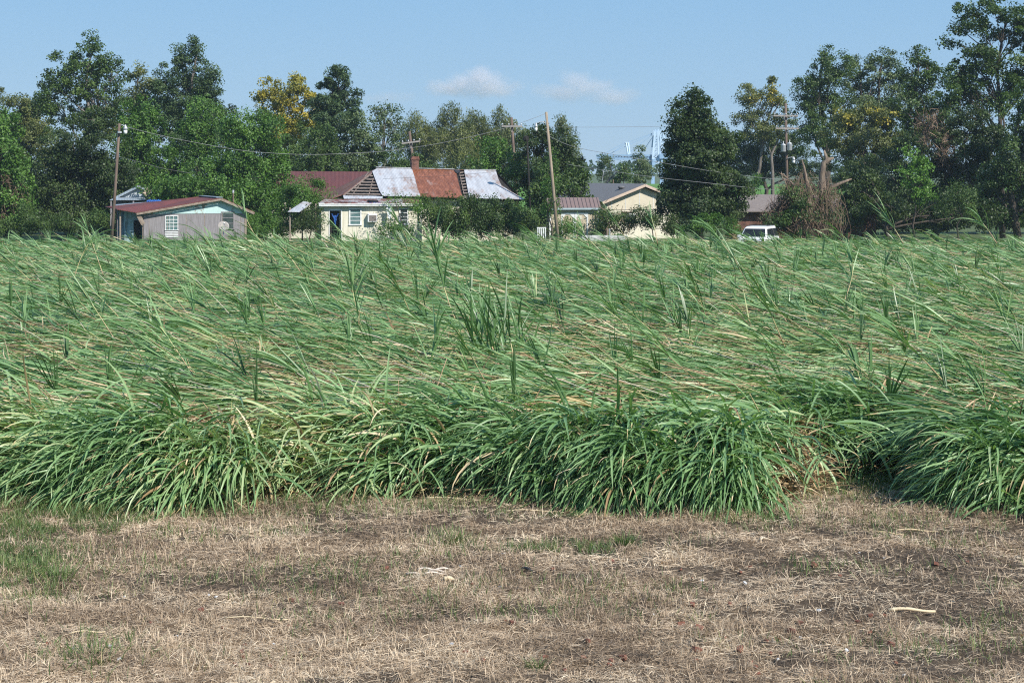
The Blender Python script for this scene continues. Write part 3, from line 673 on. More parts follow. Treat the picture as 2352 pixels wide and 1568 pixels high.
def crown_mesh(lobes, Y, kd, dens=1.0, seed=0, mat=None, rough=.35, yscale=.8, s=None):
    """lobes in layout units (cx, cy, rx, ry[, depth offset m]) -> leaf quads in world space and clump centres"""
    r = np.random.default_rng(seed); K = Y / FV
    Ls = (s or kd['s'])
    allc, alln, allt = [], [], []; centers = []
    for li, lb in enumerate(lobes):
        c = W(lb[0], lb[1], Y); rx, rz = lb[2] * K, lb[3] * K; ry = min(rx, 5) * yscale + .3
        c[1] += (lb[4] if len(lb) > 4 else r.uniform(-.5, .5) * ry)
        area = math.pi * rx * rz
        ncl = max(6, int(area * 2.6 / kd['cr'] ** 2 * .62)); 
        d = r.normal(0, 1, (ncl, 3)); d /= np.linalg.norm(d, axis=1)[:, None]
        f = 1 + rough * (fnoise(d[:, 0] * 2.1 + seed, d[:, 1] * 2.1 + li, d[:, 2] * 2.1, 71 + seed % 50, 2) - .5) * 2
        rad = np.where(r.random(ncl) < kd['shell'], r.uniform(.86, 1.10, ncl), r.uniform(.25, .95, ncl)) * f
        cc = c + d * rad[:, None] * np.array([rx, ry, rz])
        cc = cc[cc[:, 2] > .15]; ncl = len(cc)
        if ncl == 0: continue
        centers.append(cc)
        nl = int(area * kd['dens'] * dens * 2.3 * (kd['s'] / Ls) ** 1.6 / max(1, ncl)) + 2
        cr = kd['cr'] * r.uniform(.55, 1.35, ncl)
        o = r.normal(0, .41, (ncl, nl, 3)); o /= np.maximum(1, np.linalg.norm(o, axis=2) / .85)[..., None]; 
        if kd['hang'] > .5: o[..., 2] *= 1.5
        elif kd['hang'] > .2: o[..., 2] = o[..., 2] * 1.25 - .1
        else: o[..., 2] *= .75
        P = (cc[:, None] + o * cr[:, None, None]).reshape(-1, 3)
        nrm = r.normal(0, .75, (len(P), 3)) + np.repeat((cc - c) / np.array([rx, ry, rz]), nl, 0) * .7 + np.array([0, 0, .45])
        ct = np.clip(r.normal(.48, .17, ncl) + (fnoise(cc[:, 0] * .35, cc[:, 1] * .35, cc[:, 2] * .35, 81 + seed % 40, 2) - .5) * .7, 0, 1)
        t = np.clip(np.repeat(ct, nl) + r.normal(0, .16, len(P)), 0, 1)
        allc.append(P); alln.append(nrm); allt.append(t)
    P = np.concatenate(allc); N = np.concatenate(alln); t = np.concatenate(allt)
    N /= np.linalg.norm(N, axis=1)[:, None] + 1e-9
    a = r.normal(0, 1, P.shape); a[:, 2] -= kd['hang'] * 2.5
    a -= N * (a * N).sum(1)[:, None]; a /= np.linalg.norm(a, axis=1)[:, None] + 1e-9
    b = np.cross(N, a); n = len(P)
    sz = Ls * .60 * r.uniform(.6, 1.35, n) * .5
    la = (sz * math.sqrt(kd['el']))[:, None] * a; lb_ = (sz / math.sqrt(kd['el']))[:, None] * b
    V = np.stack([P - la, P - la * .1 + lb_ + N * sz[:, None] * .2, P + la, P - la * .1 - lb_ + N * sz[:, None] * .2], 1).reshape(-1, 3)
    F = np.arange(4 * n).reshape(-1, 4)
    return V, F, np.repeat(t, 4), np.concatenate(centers)

def limb_path(a, b, r, wob=.12, n=5):
    a = np.asarray(a, float); b = np.asarray(b, float); L = np.linalg.norm(b - a)
    pts = []
    for i in range(n + 1):
        t = i / n; p = a + (b - a) * np.array([t ** 1.15, t, t ** .85])
        if 0 < i < n: p = p + r.normal(0, wob * L * .28, 3) * np.array([1, 1, .5])
        pts.append(p)
    return pts

TREES = []
def tree(name, cat, label, Y, lobes, trunk, kind, seed, dens=1.0, mat=None, bark='bark', tr=.22, twigs=1.0, group=None, rough=.35, s=None, trunk_path=None, extra=None, nolimbs=False):
    """trunk: layout x of the foot, or a list of x"""
    kd = KINDS[kind]; r = np.random.default_rng(seed + 999)
    V, F, t, cc = crown_mesh(lobes, Y, kd, dens, seed, rough=rough, s=s)
    parts = [(V, F, t, 0)]; mats = [M[mat or kd['mat']]]
    if extra:
        for (lb2, kind2, dens2, mat2) in extra:
            k2 = KINDS[kind2]; v2, f2, t2, _ = crown_mesh(lb2, Y - .6, k2, dens2, seed + 5, rough=rough)
            parts.append((v2, f2, t2, len(mats))); mats.append(M[mat2 or k2['mat']])
    V, F, t, mi = merge(parts)
    xs = trunk if isinstance(trunk, (list, tuple)) else [trunk]
    root = empty(name, ((xs[0] - CX) / FV * Y, Y, 0)); tag(root, label, cat, group)
    o = np.array(root.location)
    np_mesh('crown' if cat == 'tree' else 'foliage', V - o, F, mats, tint=t, mi=mi, parent=root)
    mb = MB()
    for xi, x0 in enumerate(xs):
        foot = np.array([(x0 - CX) / FV * Y, Y + (0 if xi == 0 else r.uniform(-.6, .6)), -.1])
        mine = [lb for j, lb in enumerate(lobes) if j % len(xs) == xi] or lobes
        top = min(mine, key=lambda q: q[1]); tp = W(top[0], top[1], Y)
        if trunk_path: pts = [W(px, py, Y) for px, py in trunk_path]; pts[0][2] = -.1
        else: pts = limb_path(foot, tp, r, .10, 6)
        k = len(pts); mb.tube([p - o for p in pts], [tr * (1 - .8 * i / (k - 1)) for i in range(k)], 7)
        if not nolimbs:
            for lb in mine:
                c = W(lb[0], lb[1], Y); j = r.integers(1, k - 1)
                cand = [q for q in range(1, k) if pts[q][2] < c[2] + .2]; j = cand[-1] if cand else 1
                j = max(1, j - 1); rr = tr * (1 - .8 * j / (k - 1)) * .6
                lp = limb_path(pts[j], c, r, .14, 4)
                mb.tube([p - o for p in lp], [rr * (1 - .65 * i / 4) for i in range(5)], 5)
                near = cc[np.linalg.norm((cc - c), axis=1) < max(lb[2], lb[3]) * Y / FV * 1.3]
                m = int(min(len(near), 9 * twigs))
                if m:
                    for q in r.choice(len(near), m, replace=False):
                        s0 = lp[int(r.integers(2, 5))]; tw = limb_path(s0, near[q], r, .15, 3)
                        mb.tube([p - o for p in tw], [rr * .33, rr * .25, rr * .16, rr * .07], 4)
    mb.build('trunk' if cat == 'tree' else 'stem', M[bark], root, smooth=True)
    return root

def bush(label, Y, lobes, kind, seed, dens=1.0, mat=None, cat='bush', name='bush', group=None, rough=.3, s=.15, extra=None, trunk=None):
    xs = trunk or [sum(l[0] for l in lobes) / len(lobes)]
    return tree(name, cat, label, Y, lobes, xs, kind, seed, dens * 1.3, mat=mat, tr=.06, twigs=.6, group=group, rough=rough, s=s, extra=extra)

# --- left wood
tree('vine_covered_tree', 'tree', 'vine draped tree at the far left edge of the wood', 126, [(5, 330, 50, 80), (25, 420, 50, 70), (-35, 400, 55, 130), (20, 490, 50, 45), (-90, 380, 60, 140), (-30, 280, 40, 40)], 20, 'vine', 1, extra=[([(10, 460, 40, 50)], 'brush', .35, None)])
tree('broadleaf_tree', 'tree', 'green tree behind the vine draped one at the far left, with a ragged rounded top', 165, [(45, 240, 45, 45), (85, 270, 45, 55), (15, 290, 45, 70), (60, 340, 60, 70), (-50, 290, 60, 80), (100, 330, 60, 60)], 60, 'mid', 2, mat='leaf_olive')
tree('broadleaf_tree', 'tree', 'tall airy tree with sky showing through its twigs, the highest in the left wood', 150, [(215, 105, 30, 26), (245, 135, 25, 20), (215, 150, 55, 28), (155, 148, 45, 30), (125, 190, 42, 35), (175, 195, 45, 35), (225, 195, 45, 35), (270, 170, 28, 25), (130, 250, 50, 42), (190, 250, 60, 45), (245, 240, 45, 40)], [200, 160], 'open', 3, dens=1.25, bark='bark_pale', tr=.28, twigs=1.6, mat='leaf_mid')
tree('broadleaf_tree', 'tree', 'brownish green tree between the airy tree and the tall pointed one', 156, [(318, 170, 20, 22), (330, 205, 35, 35), (305, 250, 40, 45), (345, 260, 40, 60), (290, 300, 45, 50)], 325, 'mid', 4, mat='leaf_olive', dens=.9)
tree('oak_tree', 'tree', 'dark glossy oak filling the wood behind the light pole', 134, [(140, 360, 65, 60), (200, 330, 65, 60), (110, 430, 65, 60), (190, 420, 80, 70), (260, 400, 60, 60), (150, 490, 85, 35), (250, 460, 55, 55), (80, 480, 45, 45), (215, 275, 40, 40)], 190, 'oak', 5, dens=1.15, tr=.4)
tree('cypress_tree', 'tree', 'tall dark tree with two upright pointed tops in the left wood', 152, [(405, 140, 13, 34), (420, 125, 9, 22), (445, 128, 14, 38), (455, 112, 8, 18), (428, 180, 38, 42), (382, 185, 20, 40), (472, 175, 18, 38), (488, 185, 14, 26), (440, 250, 60, 50), (395, 270, 45, 45), (485, 245, 30, 45), (375, 240, 34, 50), (462, 215, 36, 40), (430, 320, 75, 50)], 430, 'oak', 6, dens=1.15, bark='bark_pale', tr=.3, mat='leaf_pine', rough=.3)
tree('broadleaf_tree', 'tree', 'small dark tree poking up right of the twin topped tree', 158, [(515, 250, 22, 18), (495, 280, 35, 35), (525, 300, 35, 35)], 510, 'oak', 7)
tree('vine_covered_tree', 'tree', 'rounded mound of bright green vine left of the twin topped tree', 140, [(320, 270, 40, 42), (345, 320, 48, 50), (300, 340, 42, 50), (330, 390, 60, 55), (390, 400, 50, 50)], 330, 'vine', 8, tr=.2)
tree('vine_covered_tree', 'tree', 'vine tower climbing the front of the twin topped tree', 141, [(465, 260, 36, 40), (450, 310, 45, 45), (490, 330, 40, 50), (430, 370, 55, 50)], 455, 'vine', 9, tr=.2)
tree('vine_covered_tree', 'tree', 'broad vine covered mound above the grey shack roof', 131, [(545, 300, 36, 38), (580, 290, 36, 34), (620, 300, 32, 38), (560, 350, 50, 45), (615, 360, 42, 50), (520, 390, 50, 45), (470, 410, 50, 40), (590, 420, 55, 50), (640, 410, 26, 60)], [560, 610], 'vine', 10, tr=.18, dens=1.1)
tree('vine_covered_tree', 'tree', 'low vine mass right behind the grey shack', 124, [(420, 440, 50, 38), (480, 440, 45, 35), (540, 455, 45, 50), (590, 470, 40, 50), (370, 440, 45, 30), (620, 470, 30, 45), (610, 510, 40, 25)], 500, 'vine', 11, tr=.12, dens=1.1)
# --- behind the house, left part
tree('golden_tree', 'tree', 'tall yellowing tree with two leafy heads behind the red tin roof', 168, [(618, 200, 24, 24), (640, 225, 30, 28), (600, 232, 20, 18), (680, 188, 18, 24), (690, 205, 22, 20), (668, 222, 30, 32), (712, 220, 24, 30), (640, 280, 36, 36), (685, 280, 40, 36), (720, 270, 20, 30), (655, 325, 50, 35)], [640, 690], 'gold', 12, bark='bark_pale', tr=.2, dens=.95, extra=[([(655, 320, 45, 40), (620, 270, 28, 30), (700, 290, 30, 34)], 'mid', .6, 'leaf_mid')])
tree('pine_tree', 'tree', 'tall dark pine right of the yellowing tree', 160, [(775, 170, 25, 18), (762, 198, 38, 22), (800, 222, 26, 18), (760, 235, 42, 24), (735, 265, 26, 22), (775, 270, 48, 26), (745, 310, 42, 30), (800, 300, 34, 24), (765, 350, 45, 30)], 768, 'pine', 13, dens=1.1, tr=.22)
tree('vine_covered_tree', 'tree', 'dark vine cone standing above the red tin roof', 146, [(738, 305, 26, 24), (735, 345, 38, 42), (725, 395, 45, 40), (755, 390, 35, 40)], 735, 'vine', 14, dens=1.1, mat='leaf_mid')
tree('broadleaf_tree', 'tree', 'grey green leafy tree between the pine and the slender open tree', 150, [(815, 290, 32, 36), (835, 325, 34, 40), (790, 340, 32, 40), (850, 365, 42, 35), (800, 385, 50, 30)], 820, 'grey', 15, dens=1.3, tr=.15)
tree('broadleaf_tree', 'tree', 'mixed trees closing the gap behind the red tin roof', 155, [(670, 350, 36, 34), (690, 385, 60, 34), (720, 360, 36, 34), (640, 380, 40, 40), (760, 400, 60, 20), (600, 300, 36, 40), (560, 330, 40, 40)], 680, 'mid', 16)
tree('slender_tree', 'tree', 'slender grey green tree with its bare trunk against the sky', 158, [(882, 245, 18, 14), (862, 262, 20, 12), (900, 262, 20, 16), (885, 285, 32, 20), (912, 285, 12, 16), (870, 310, 24, 18), (903, 315, 22, 18), (890, 340, 28, 16)], 883, 'open', 17, dens=.95, mat='leaf_grey', bark='bark_pale', tr=.15, twigs=1.2, trunk_path=[(884, 560), (883, 440), (883, 350), (881, 300), (882, 245)])
bush('low dark trees along the roofline left of the brick chimney', 150, [(880, 375, 50, 26), (930, 380, 36, 20), (960, 375, 30, 22), (830, 395, 50, 18)], 'oak', 18, s=.22, mat='leaf_mid')
for i, (cx, cy, w_, lab) in enumerate([(965, 320, 52, 'hazy olive willow left of the crossarm pole above the chimney'), (1035, 305, 50, 'hazy olive willow with a bare twig sticking out of its top'), (1100, 315, 48, 'hazy olive willow between the two crossarm poles'), (1160, 310, 50, 'hazy olive willow behind the second crossarm pole'), (1295, 325, 28, 'pale willow peeking out right of the dark trees by the big pole')]):
    w_ *= 1.3; lb = [(cx, cy - 18, w_ * .5, 30), (cx - w_ * .5, cy + 8, w_ * .55, 32), (cx + w_ * .45, cy + 8, w_ * .5, 32), (cx, cy + 45, w_ * .9, 42), (cx - 8, cy - 45, 12, 14)]
    if i == 1: lb += [(1045, 258, 8, 16)]
    tree('willow_tree', 'tree', lab, 205 + 4 * i, lb, cx, 'willow', 20 + i, dens=.95, tr=.2, twigs=1.2, rough=.45)
tree('vine_covered_tree', 'tree', 'bright green vine covered tree behind the right end of the old tin roof', 133, [(1135, 345, 30, 26), (1120, 385, 34, 34), (1165, 375, 36, 36), (1150, 425, 50, 40), (1190, 420, 36, 36)], 1145, 'vine', 26, dens=1.1, tr=.15)
tree('magnolia_tree', 'tree', 'dark glossy tree just left of the tall leaning pole', 130, [(1235, 300, 26, 26), (1215, 330, 32, 32), (1262, 320, 38, 36), (1300, 350, 32, 32), (1235, 375, 40, 42), (1285, 385, 48, 40), (1325, 385, 24, 22), (1235, 430, 40, 40)], 1245, 'oak', 27, dens=1.15, tr=.2)
tree('vine_covered_tree', 'tree', 'vine covered thicket behind the tan shed', 125, [(1320, 420, 36, 30), (1270, 430, 36, 40), (1235, 470, 30, 40), (1345, 440, 24, 30), (1240, 430, 26, 40)], 1300, 'vine', 28, dens=1.1, mat='leaf_mid', tr=.12)
# --- gap to the river
for i, (lobes, kind, lab, Y) in enumerate([
    ([(1385, 372, 16, 16), (1400, 368, 14, 10), (1390, 395, 22, 18)], 'grey', 'small wind bent tree left of the dish, against the pale sky', 180),
    ([(1428, 395, 22, 18), (1440, 382, 12, 12), (1420, 412, 30, 14)], 'mid', 'low round tree behind the beige house ridge', 175),
    ([(1470, 352, 12, 16), (1472, 378, 20, 20), (1480, 400, 30, 20), (1465, 410, 26, 14)], 'bright', 'pale green pointed tree in front of the blue crane', 185)]):
    tree('small_tree', 'tree', lab, Y, lobes, lobes[-1][0], kind, 30 + i, dens=.9, tr=.1, mat='leaf_grey' if i == 2 else None)
tree('evergreen_oak', 'tree', 'large dark cone shaped evergreen standing alone beside the beige house', 117, [(1590, 232, 22, 22), (1570, 262, 30, 30), (1612, 258, 32, 32), (1560, 300, 24, 24), (1595, 310, 50, 38), (1650, 295, 28, 32), (1568, 358, 40, 38), (1620, 360, 60, 44), (1672, 345, 24, 40), (1555, 420, 38, 36), (1610, 425, 70, 46), (1672, 410, 28, 44), (1600, 470, 75, 26), (1676, 470, 24, 26), (1537, 277, 9, 7), (1567, 330, 32, 36), (1630, 320, 45, 40), (1590, 280, 40, 36), (1600, 380, 75, 50), (1640, 440, 80, 50), (1575, 455, 50, 40), (1592, 216, 12, 16), (1532, 462, 26, 30)], 1600, 'oak', 34, dens=1.7, tr=.3, s=.22, rough=.22)
# --- right wood
tree('broadleaf_tree', 'tree', 'tree with yellow tinged twiggy tops right of the lone evergreen', 186, [(1720, 215, 18, 22), (1745, 240, 30, 32), (1775, 205, 14, 24), (1790, 235, 22, 26), (1710, 260, 26, 30), (1740, 290, 45, 36), (1790, 280, 26, 34)], [1740, 1760], 'open', 35, mat='leaf_olive', bark='bark_pale', tr=.25, dens=1.5, twigs=1.4, extra=[([(1775, 215, 14, 26), (1735, 220, 14, 16)], 'gold', .5, None)])
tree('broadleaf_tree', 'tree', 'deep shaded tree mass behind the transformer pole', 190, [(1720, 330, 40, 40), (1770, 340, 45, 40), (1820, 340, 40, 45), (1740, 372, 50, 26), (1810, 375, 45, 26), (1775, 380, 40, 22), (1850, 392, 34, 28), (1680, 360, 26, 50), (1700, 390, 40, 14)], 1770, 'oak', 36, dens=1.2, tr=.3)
bush('small pale green shrub on the levee below the dark trees', 183, [(1747, 412, 16, 12), (1737, 420, 16, 8)], 'bright', 37, s=.22, mat='leaf_vine')
tree('broadleaf_tree', 'tree', 'big round headed tree with a tufted peak in the right wood', 170, [(1895, 125, 16, 18), (1895, 165, 32, 34), (1862, 195, 32, 36), (1930, 155, 32, 26), (1900, 220, 48, 42), (1855, 250, 32, 46), (1870, 310, 50, 45), (1925, 270, 36, 40)], 1890, 'mid', 38, dens=1.05, tr=.35, mat='leaf_mid')
tree('broadleaf_tree', 'tree', 'grey green spreading tree with dark forked limbs showing under its crown', 172, [(1975, 150, 34, 26), (2025, 140, 34, 28), (2060, 165, 24, 26), (1960, 185, 36, 24), (2010, 185, 44, 26), (2060, 200, 22, 22), (1990, 225, 30, 20), (2030, 235, 50, 30), (1975, 245, 40, 26), (2065, 240, 30, 36)], [1985, 2010], 'grey', 39, dens=1.1, tr=.35, twigs=1.4)
tree('broadleaf_tree', 'tree', 'golden green tree low in front of the spreading grey green one', 150, [(1950, 280, 45, 32), (2010, 270, 45, 34), (1985, 320, 60, 40), (2040, 310, 36, 40), (1920, 320, 36, 36), (1970, 370, 70, 40), (2040, 360, 40, 40)], 1985, 'mid', 40, dens=1.15, mat='leaf_olive', extra=[([(1945, 270, 36, 20), (2020, 262, 40, 22)], 'gold', .35, None)])
tree('broadleaf_tree', 'tree', 'tree with loose tufted tops left of the tallest tree', 150, [(2110, 130, 22, 20), (2130, 155, 30, 24), (2095, 175, 28, 26), (2155, 180, 24, 22), (2120, 205, 40, 30), (2085, 240, 36, 36), (2140, 250, 40, 38), (2110, 300, 55, 45), (2165, 300, 36, 45)], 2115, 'open', 41, dens=1.7, tr=.28, twigs=1.3, mat='leaf_mid')
tree('tall_tree', 'tree', 'tallest tree at the right edge with a bare brown trunk and open crown', 138, [(2225, 25, 30, 24), (2275, 10, 34, 24), (2330, 35, 36, 26), (2200, 65, 26, 16), (2250, 65, 34, 22), (2310, 80, 32, 22), (2350, 90, 30, 26), (2225, 115, 34, 20), (2275, 120, 32, 20), (2340, 130, 26, 20), (2215, 165, 40, 26), (2265, 175, 30, 24), (2350, 170, 32, 26), (2330, 210, 34, 30), (2205, 215, 36, 30), (2250, 225, 30, 30), (2385, 60, 40, 40), (2390, 140, 40, 50), (2185, 95, 20, 12), (2200, 195, 34, 20), (2300, 150, 22, 16), (2240, 145, 30, 18), (2345, 60, 30, 20), (2180, 240, 34, 24), (2300, 230, 30, 22)], 2300, 'open', 42, dens=1.8, rough=.6, tr=.25, twigs=1.5, bark='bark', trunk_path=[(2303, 560), (2301, 420), (2299, 330), (2297, 240), (2290, 160), (2300, 100), (2310, 50)], mat='leaf_mid')
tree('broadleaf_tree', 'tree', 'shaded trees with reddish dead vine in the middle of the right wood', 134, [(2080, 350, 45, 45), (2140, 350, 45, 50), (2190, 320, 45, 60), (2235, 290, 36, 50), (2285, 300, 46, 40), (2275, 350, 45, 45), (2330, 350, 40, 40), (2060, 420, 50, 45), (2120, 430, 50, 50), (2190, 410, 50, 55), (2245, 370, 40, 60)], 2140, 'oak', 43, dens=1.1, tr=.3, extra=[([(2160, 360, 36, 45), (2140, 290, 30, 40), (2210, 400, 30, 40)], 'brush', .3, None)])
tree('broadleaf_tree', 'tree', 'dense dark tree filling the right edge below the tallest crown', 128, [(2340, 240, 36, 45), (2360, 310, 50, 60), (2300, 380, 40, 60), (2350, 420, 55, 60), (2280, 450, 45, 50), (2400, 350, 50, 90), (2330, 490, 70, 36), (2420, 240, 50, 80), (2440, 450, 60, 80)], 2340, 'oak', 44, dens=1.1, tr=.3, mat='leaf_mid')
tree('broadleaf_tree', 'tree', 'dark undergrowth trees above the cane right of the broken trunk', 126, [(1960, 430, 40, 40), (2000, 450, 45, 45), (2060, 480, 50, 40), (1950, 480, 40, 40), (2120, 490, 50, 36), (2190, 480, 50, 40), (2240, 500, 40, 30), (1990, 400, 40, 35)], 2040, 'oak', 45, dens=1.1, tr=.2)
tree('sapling', 'tree', 'bright green sunlit sapling in front of the shaded right wood', 122, [(2090, 355, 14, 16), (2105, 380, 22, 22), (2080, 395, 18, 18), (2125, 400, 20, 22), (2105, 430, 28, 26), (2125, 455, 18, 18)], 2105, 'bright', 46, dens=.9, tr=.08)
bush('tangled shrub with red brown twigs low in the right wood', 121, [(2200, 440, 26, 24), (2230, 465, 26, 22), (2180, 470, 22, 20)], 'vine', 47, mat='leaf_mid', dens=.7)
# --- shrubs round the houses
bush('mid green bush in front of the left end of the red tin roof', 121, [(700, 430, 40, 24), (665, 455, 36, 28), (730, 450, 26, 28), (690, 480, 45, 28), (650, 490, 36, 30), (725, 492, 22, 26)], 'vine', 50, dens=1.0)
bush('dark bush under the leaning tin awning of the yellow house', 117.5, [(700, 510, 26, 26), (730, 505, 16, 26), (675, 515, 28, 22)], 'oak', 51, dens=.9)
bush('creeper hanging over the roof corner of the yellow house', 117.6, [(940, 462, 26, 7), (965, 470, 16, 14), (905, 457, 20, 4), (958, 485, 10, 14)], 'vine', 52, dens=.8, s=.14, mat='leaf_vine')
bush('long hedge of shrubs covering the wall below the old tin roof', 118, [(990, 478, 24, 22), (1020, 490, 30, 28), (1060, 480, 34, 22), (1110, 478, 36, 24), (1080, 510, 50, 22), (1150, 485, 34, 26), (1190, 495, 36, 30), (1140, 515, 60, 20), (1010, 520, 36, 20), (1085, 462, 12, 12), (1220, 510, 30, 24), (1040, 500, 40, 26), (1100, 495, 44, 26), (1165, 505, 44, 26)], 'vine', 53, dens=1.35, mat='leaf_mid')
bush('small leafy bush against the yellow house wall below the air conditioner', 115, [(900, 520, 18, 14), (930, 528, 26, 12), (880, 530, 14, 10)], 'vine', 54, dens=.9)
bush('vine climbing on the tall leaning pole', 114.6, [(1268, 400, 9, 26), (1262, 440, 12, 30), (1268, 360, 6, 20), (1265, 480, 14, 30)], 'vine', 55, dens=.8, s=.15, mat='leaf_vine', cat='vine', name='vine')
bush('dark shrubs under the spreading foot of the lone evergreen', 124, [(x, 480, 36, 30) for x in (1580, 1620, 1655)], 'oak', 64, dens=.8)
bush('low green bush in front of the tan shed doors', 115.4, [(1300, 522, 22, 12), (1320, 530, 20, 10), (1275, 530, 20, 10)], 'vine', 56, dens=1.0)
bush('reddish green bush at the right corner of the tan shed', 116, [(1385, 500, 20, 20), (1405, 515, 26, 22), (1380, 528, 26, 16), (1430, 520, 14, 20)], 'mid', 57, dens=1.0, extra=[([(1410, 500, 20, 10), (1430, 515, 10, 14)], 'brush', .2, None)])
bush('rounded dark bush below the beige house', 115, [(1490, 490, 30, 18), (1520, 505, 36, 22), (1475, 515, 26, 20), (1545, 520, 26, 18)], 'mid', 58, dens=1.1, mat='leaf_dark')
bush('bright green bush in front of the large dark evergreen', 113, [(1625, 505, 32, 14), (1655, 520, 40, 18), (1605, 525, 32, 16), (1690, 525, 24, 16)], 'bright', 59, dens=1.0, mat='leaf_vine')
bush('weedy shrub behind the gray shack corner and the yellow house awning', 119, [(600, 515, 30, 22), (635, 525, 30, 18), (580, 520, 16, 24)], 'vine', 60, dens=.9)
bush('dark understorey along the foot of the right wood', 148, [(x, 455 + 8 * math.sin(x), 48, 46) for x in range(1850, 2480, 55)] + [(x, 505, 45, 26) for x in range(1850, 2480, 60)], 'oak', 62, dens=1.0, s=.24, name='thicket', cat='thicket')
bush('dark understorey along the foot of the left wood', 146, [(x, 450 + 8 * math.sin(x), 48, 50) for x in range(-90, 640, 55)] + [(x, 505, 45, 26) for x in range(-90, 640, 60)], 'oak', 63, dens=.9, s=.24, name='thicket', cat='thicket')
bush('undergrowth below the dark oak at the far left', 124, [(60, 500, 40, 25), (110, 510, 50, 20), (180, 515, 60, 16), (235, 510, 30, 20), (0, 520, 50, 20)], 'oak', 61, dens=.9, mat='leaf_mid')
# far wood beyond the river
r_ = np.random.default_rng(5); lbf = [(CX + x, 386 + r_.uniform(-2, 2), 40, 6 + r_.uniform(0, 3)) for x in range(-1300, 1400, 45)]
Vf, Ff, Tf, _ = crown_mesh(lbf, 700, dict(s=3.2, el=1.2, dens=.9, cr=4, shell=.6, hang=0, mat=''), 1, 3)
tag(np_mesh('distant_woods', Vf, Ff, M['leaf_mid'], tint=Tf), 'faint blue line of woods far beyond the river', 'woods', kind='stuff')

# ------------------------------------------------------------------ buildings
class House:
    """local frame: x along the facade to the right, y to the back, z up"""
    def __init__(s, name, vx, Y, deg, label, cat='house'):
        s.o = np.array([(vx - CX) / FV * Y, Y, 0.]); s.a = math.radians(deg)
        s.root = empty(name, s.o, s.a); tag(s.root, label, cat)
    def loc(s, p):
        d = np.asarray(p, float) - s.o; c, n = math.cos(s.a), math.sin(s.a)
        return np.array([c * d[0] + n * d[1], -n * d[0] + c * d[1], d[2]])
    def ray(s, vx, vy):
        d = np.array([(vx - CX) / FV, 1, -(vy - HY) / FV]); c, n = math.cos(s.a), math.sin(s.a)
        return s.loc((0, 0, H)), np.array([c * d[0] + n * d[1], -n * d[0] + c * d[1], d[2]])
    def at(s, vx, vy, y=0.0):
        o, d = s.ray(vx, vy); return o + d * (y - o[1]) / d[1]
    def on(s, vx, vy, p0, nrm):
        o, d = s.ray(vx, vy); p0 = np.asarray(p0, float); nrm = np.asarray(nrm, float)
        return o + d * np.dot(p0 - o, nrm) / np.dot(d, nrm)
def plane(a, b, c):
    a, b, c = [np.asarray(q, float) for q in (a, b, c)]; n = np.cross(b - a, c - a); n /= np.linalg.norm(n)
    return a, (n if n[2] > 0 else -n)

def window(hs, x0, x1, z0, z1, y, glass='glass', trim='white_trim', tw=.09, rails=2, mull=0):
    f = MB()
    f.box(x0 - tw, y - .05, z1, x1 + tw, y + .02, z1 + tw).box(x0 - tw - .03, y - .08, z0 - tw * .8, x1 + tw + .03, y + .02, z0)
    f.box(x0 - tw, y - .05, z0, x0, y + .02, z1).box(x1, y - .05, z0, x1 + tw, y + .02, z1)
    for i in range(1, rails + 1):
        z = z0 + (z1 - z0) * i / (rails + 1); f.box(x0, y - .03, z - .018, x1, y + .02, z + .018)
    for i in range(1, mull + 1):
        x = x0 + (x1 - x0) * i / (mull + 1); f.box(x - .014, y - .034, z0, x + .014, y + .02, z1)
    fo = f.build('window', M[trim], hs.root)
    MB().box(x0, y - .008, z0, x1, y + .012, z1).build('pane', M[glass], fo)
    return fo

# grey shack
g = House('grey_shack', 330, 113, 19, 'weathered grey shack with a mint green gable and dark red roof', 'shack')
xl = g.at(330, 500)[0]; xr = g.at(565, 500)[0]; pk = g.at(506, 455.5); el_ = g.at(312, 489); er = g.at(582, 488)
zw = g.at(450, 488.5)[2]
sl_l = (pk[2] - el_[2]) / (pk[0] - el_[0]); sl_r = (pk[2] - er[2]) / (er[0] - pk[0])
zroof = lambda x: pk[2] - (pk[0] - x) * sl_l if x < pk[0] else pk[2] - (x - pk[0]) * sl_r
D = 7.5
wall = MB().slab([(xl, .0, -.1), (xr, .0, -.1), (xr, .0, zw), (xl, .0, zw)], (0, .12, 0))
wall.box(xr - .12, .12, -.1, xr, D, zw + .15).box(xl, .12, -.1, xl + .12, D, zw + .1)
wall.build('wall', M['greywood'], g.root)
bt = MB()
for x in np.arange(xl + .35, xr, 1.22): bt.box(x - .015, -.012, 0, x + .015, .0, zw - .02)
bt.box(xr - .1, -.03, 0, xr + .04, .0, zw).build('batten', M['rawwood'], g.root)
MB().slab([(xl, -.02, zw - .06), (xr + .1, -.02, zw - .06), (xr + .1, -.02, zroof(xr + .1) - .12), (pk[0], -.02, pk[2] - .12), (xl + .0, -.02, zroof(xl) - .12)], (0, .1, 0)).build('gable', M['mint'], g.root)
xlo = g.at(268, 482, .0)[0]; zlo = g.at(268, 481.5)[2]
roof = MB()
oh = -.38
roof.slab([(xlo, oh + .25, zlo), (el_[0], oh, el_[2]), (pk[0], oh, pk[2]), (pk[0] , D, pk[2]), (xlo, D, zlo)], (0, 0, .05))
roof.build('roof', M['tin_red'], g.root)
MB().slab([(pk[0], oh, pk[2]), (er[0], oh, er[2]), (er[0], D, er[2]), (pk[0], D, pk[2])], (0, 0, .05)).build('roof', M['tin_brown'], g.root)
cap = MB(); cap.bar((pk[0] - .12, oh - .03, pk[2] + .07), (pk[0] - .12, D, pk[2] + .07), .45, .05); cap.build('ridge_cap', M['tin_blue'], g.root)
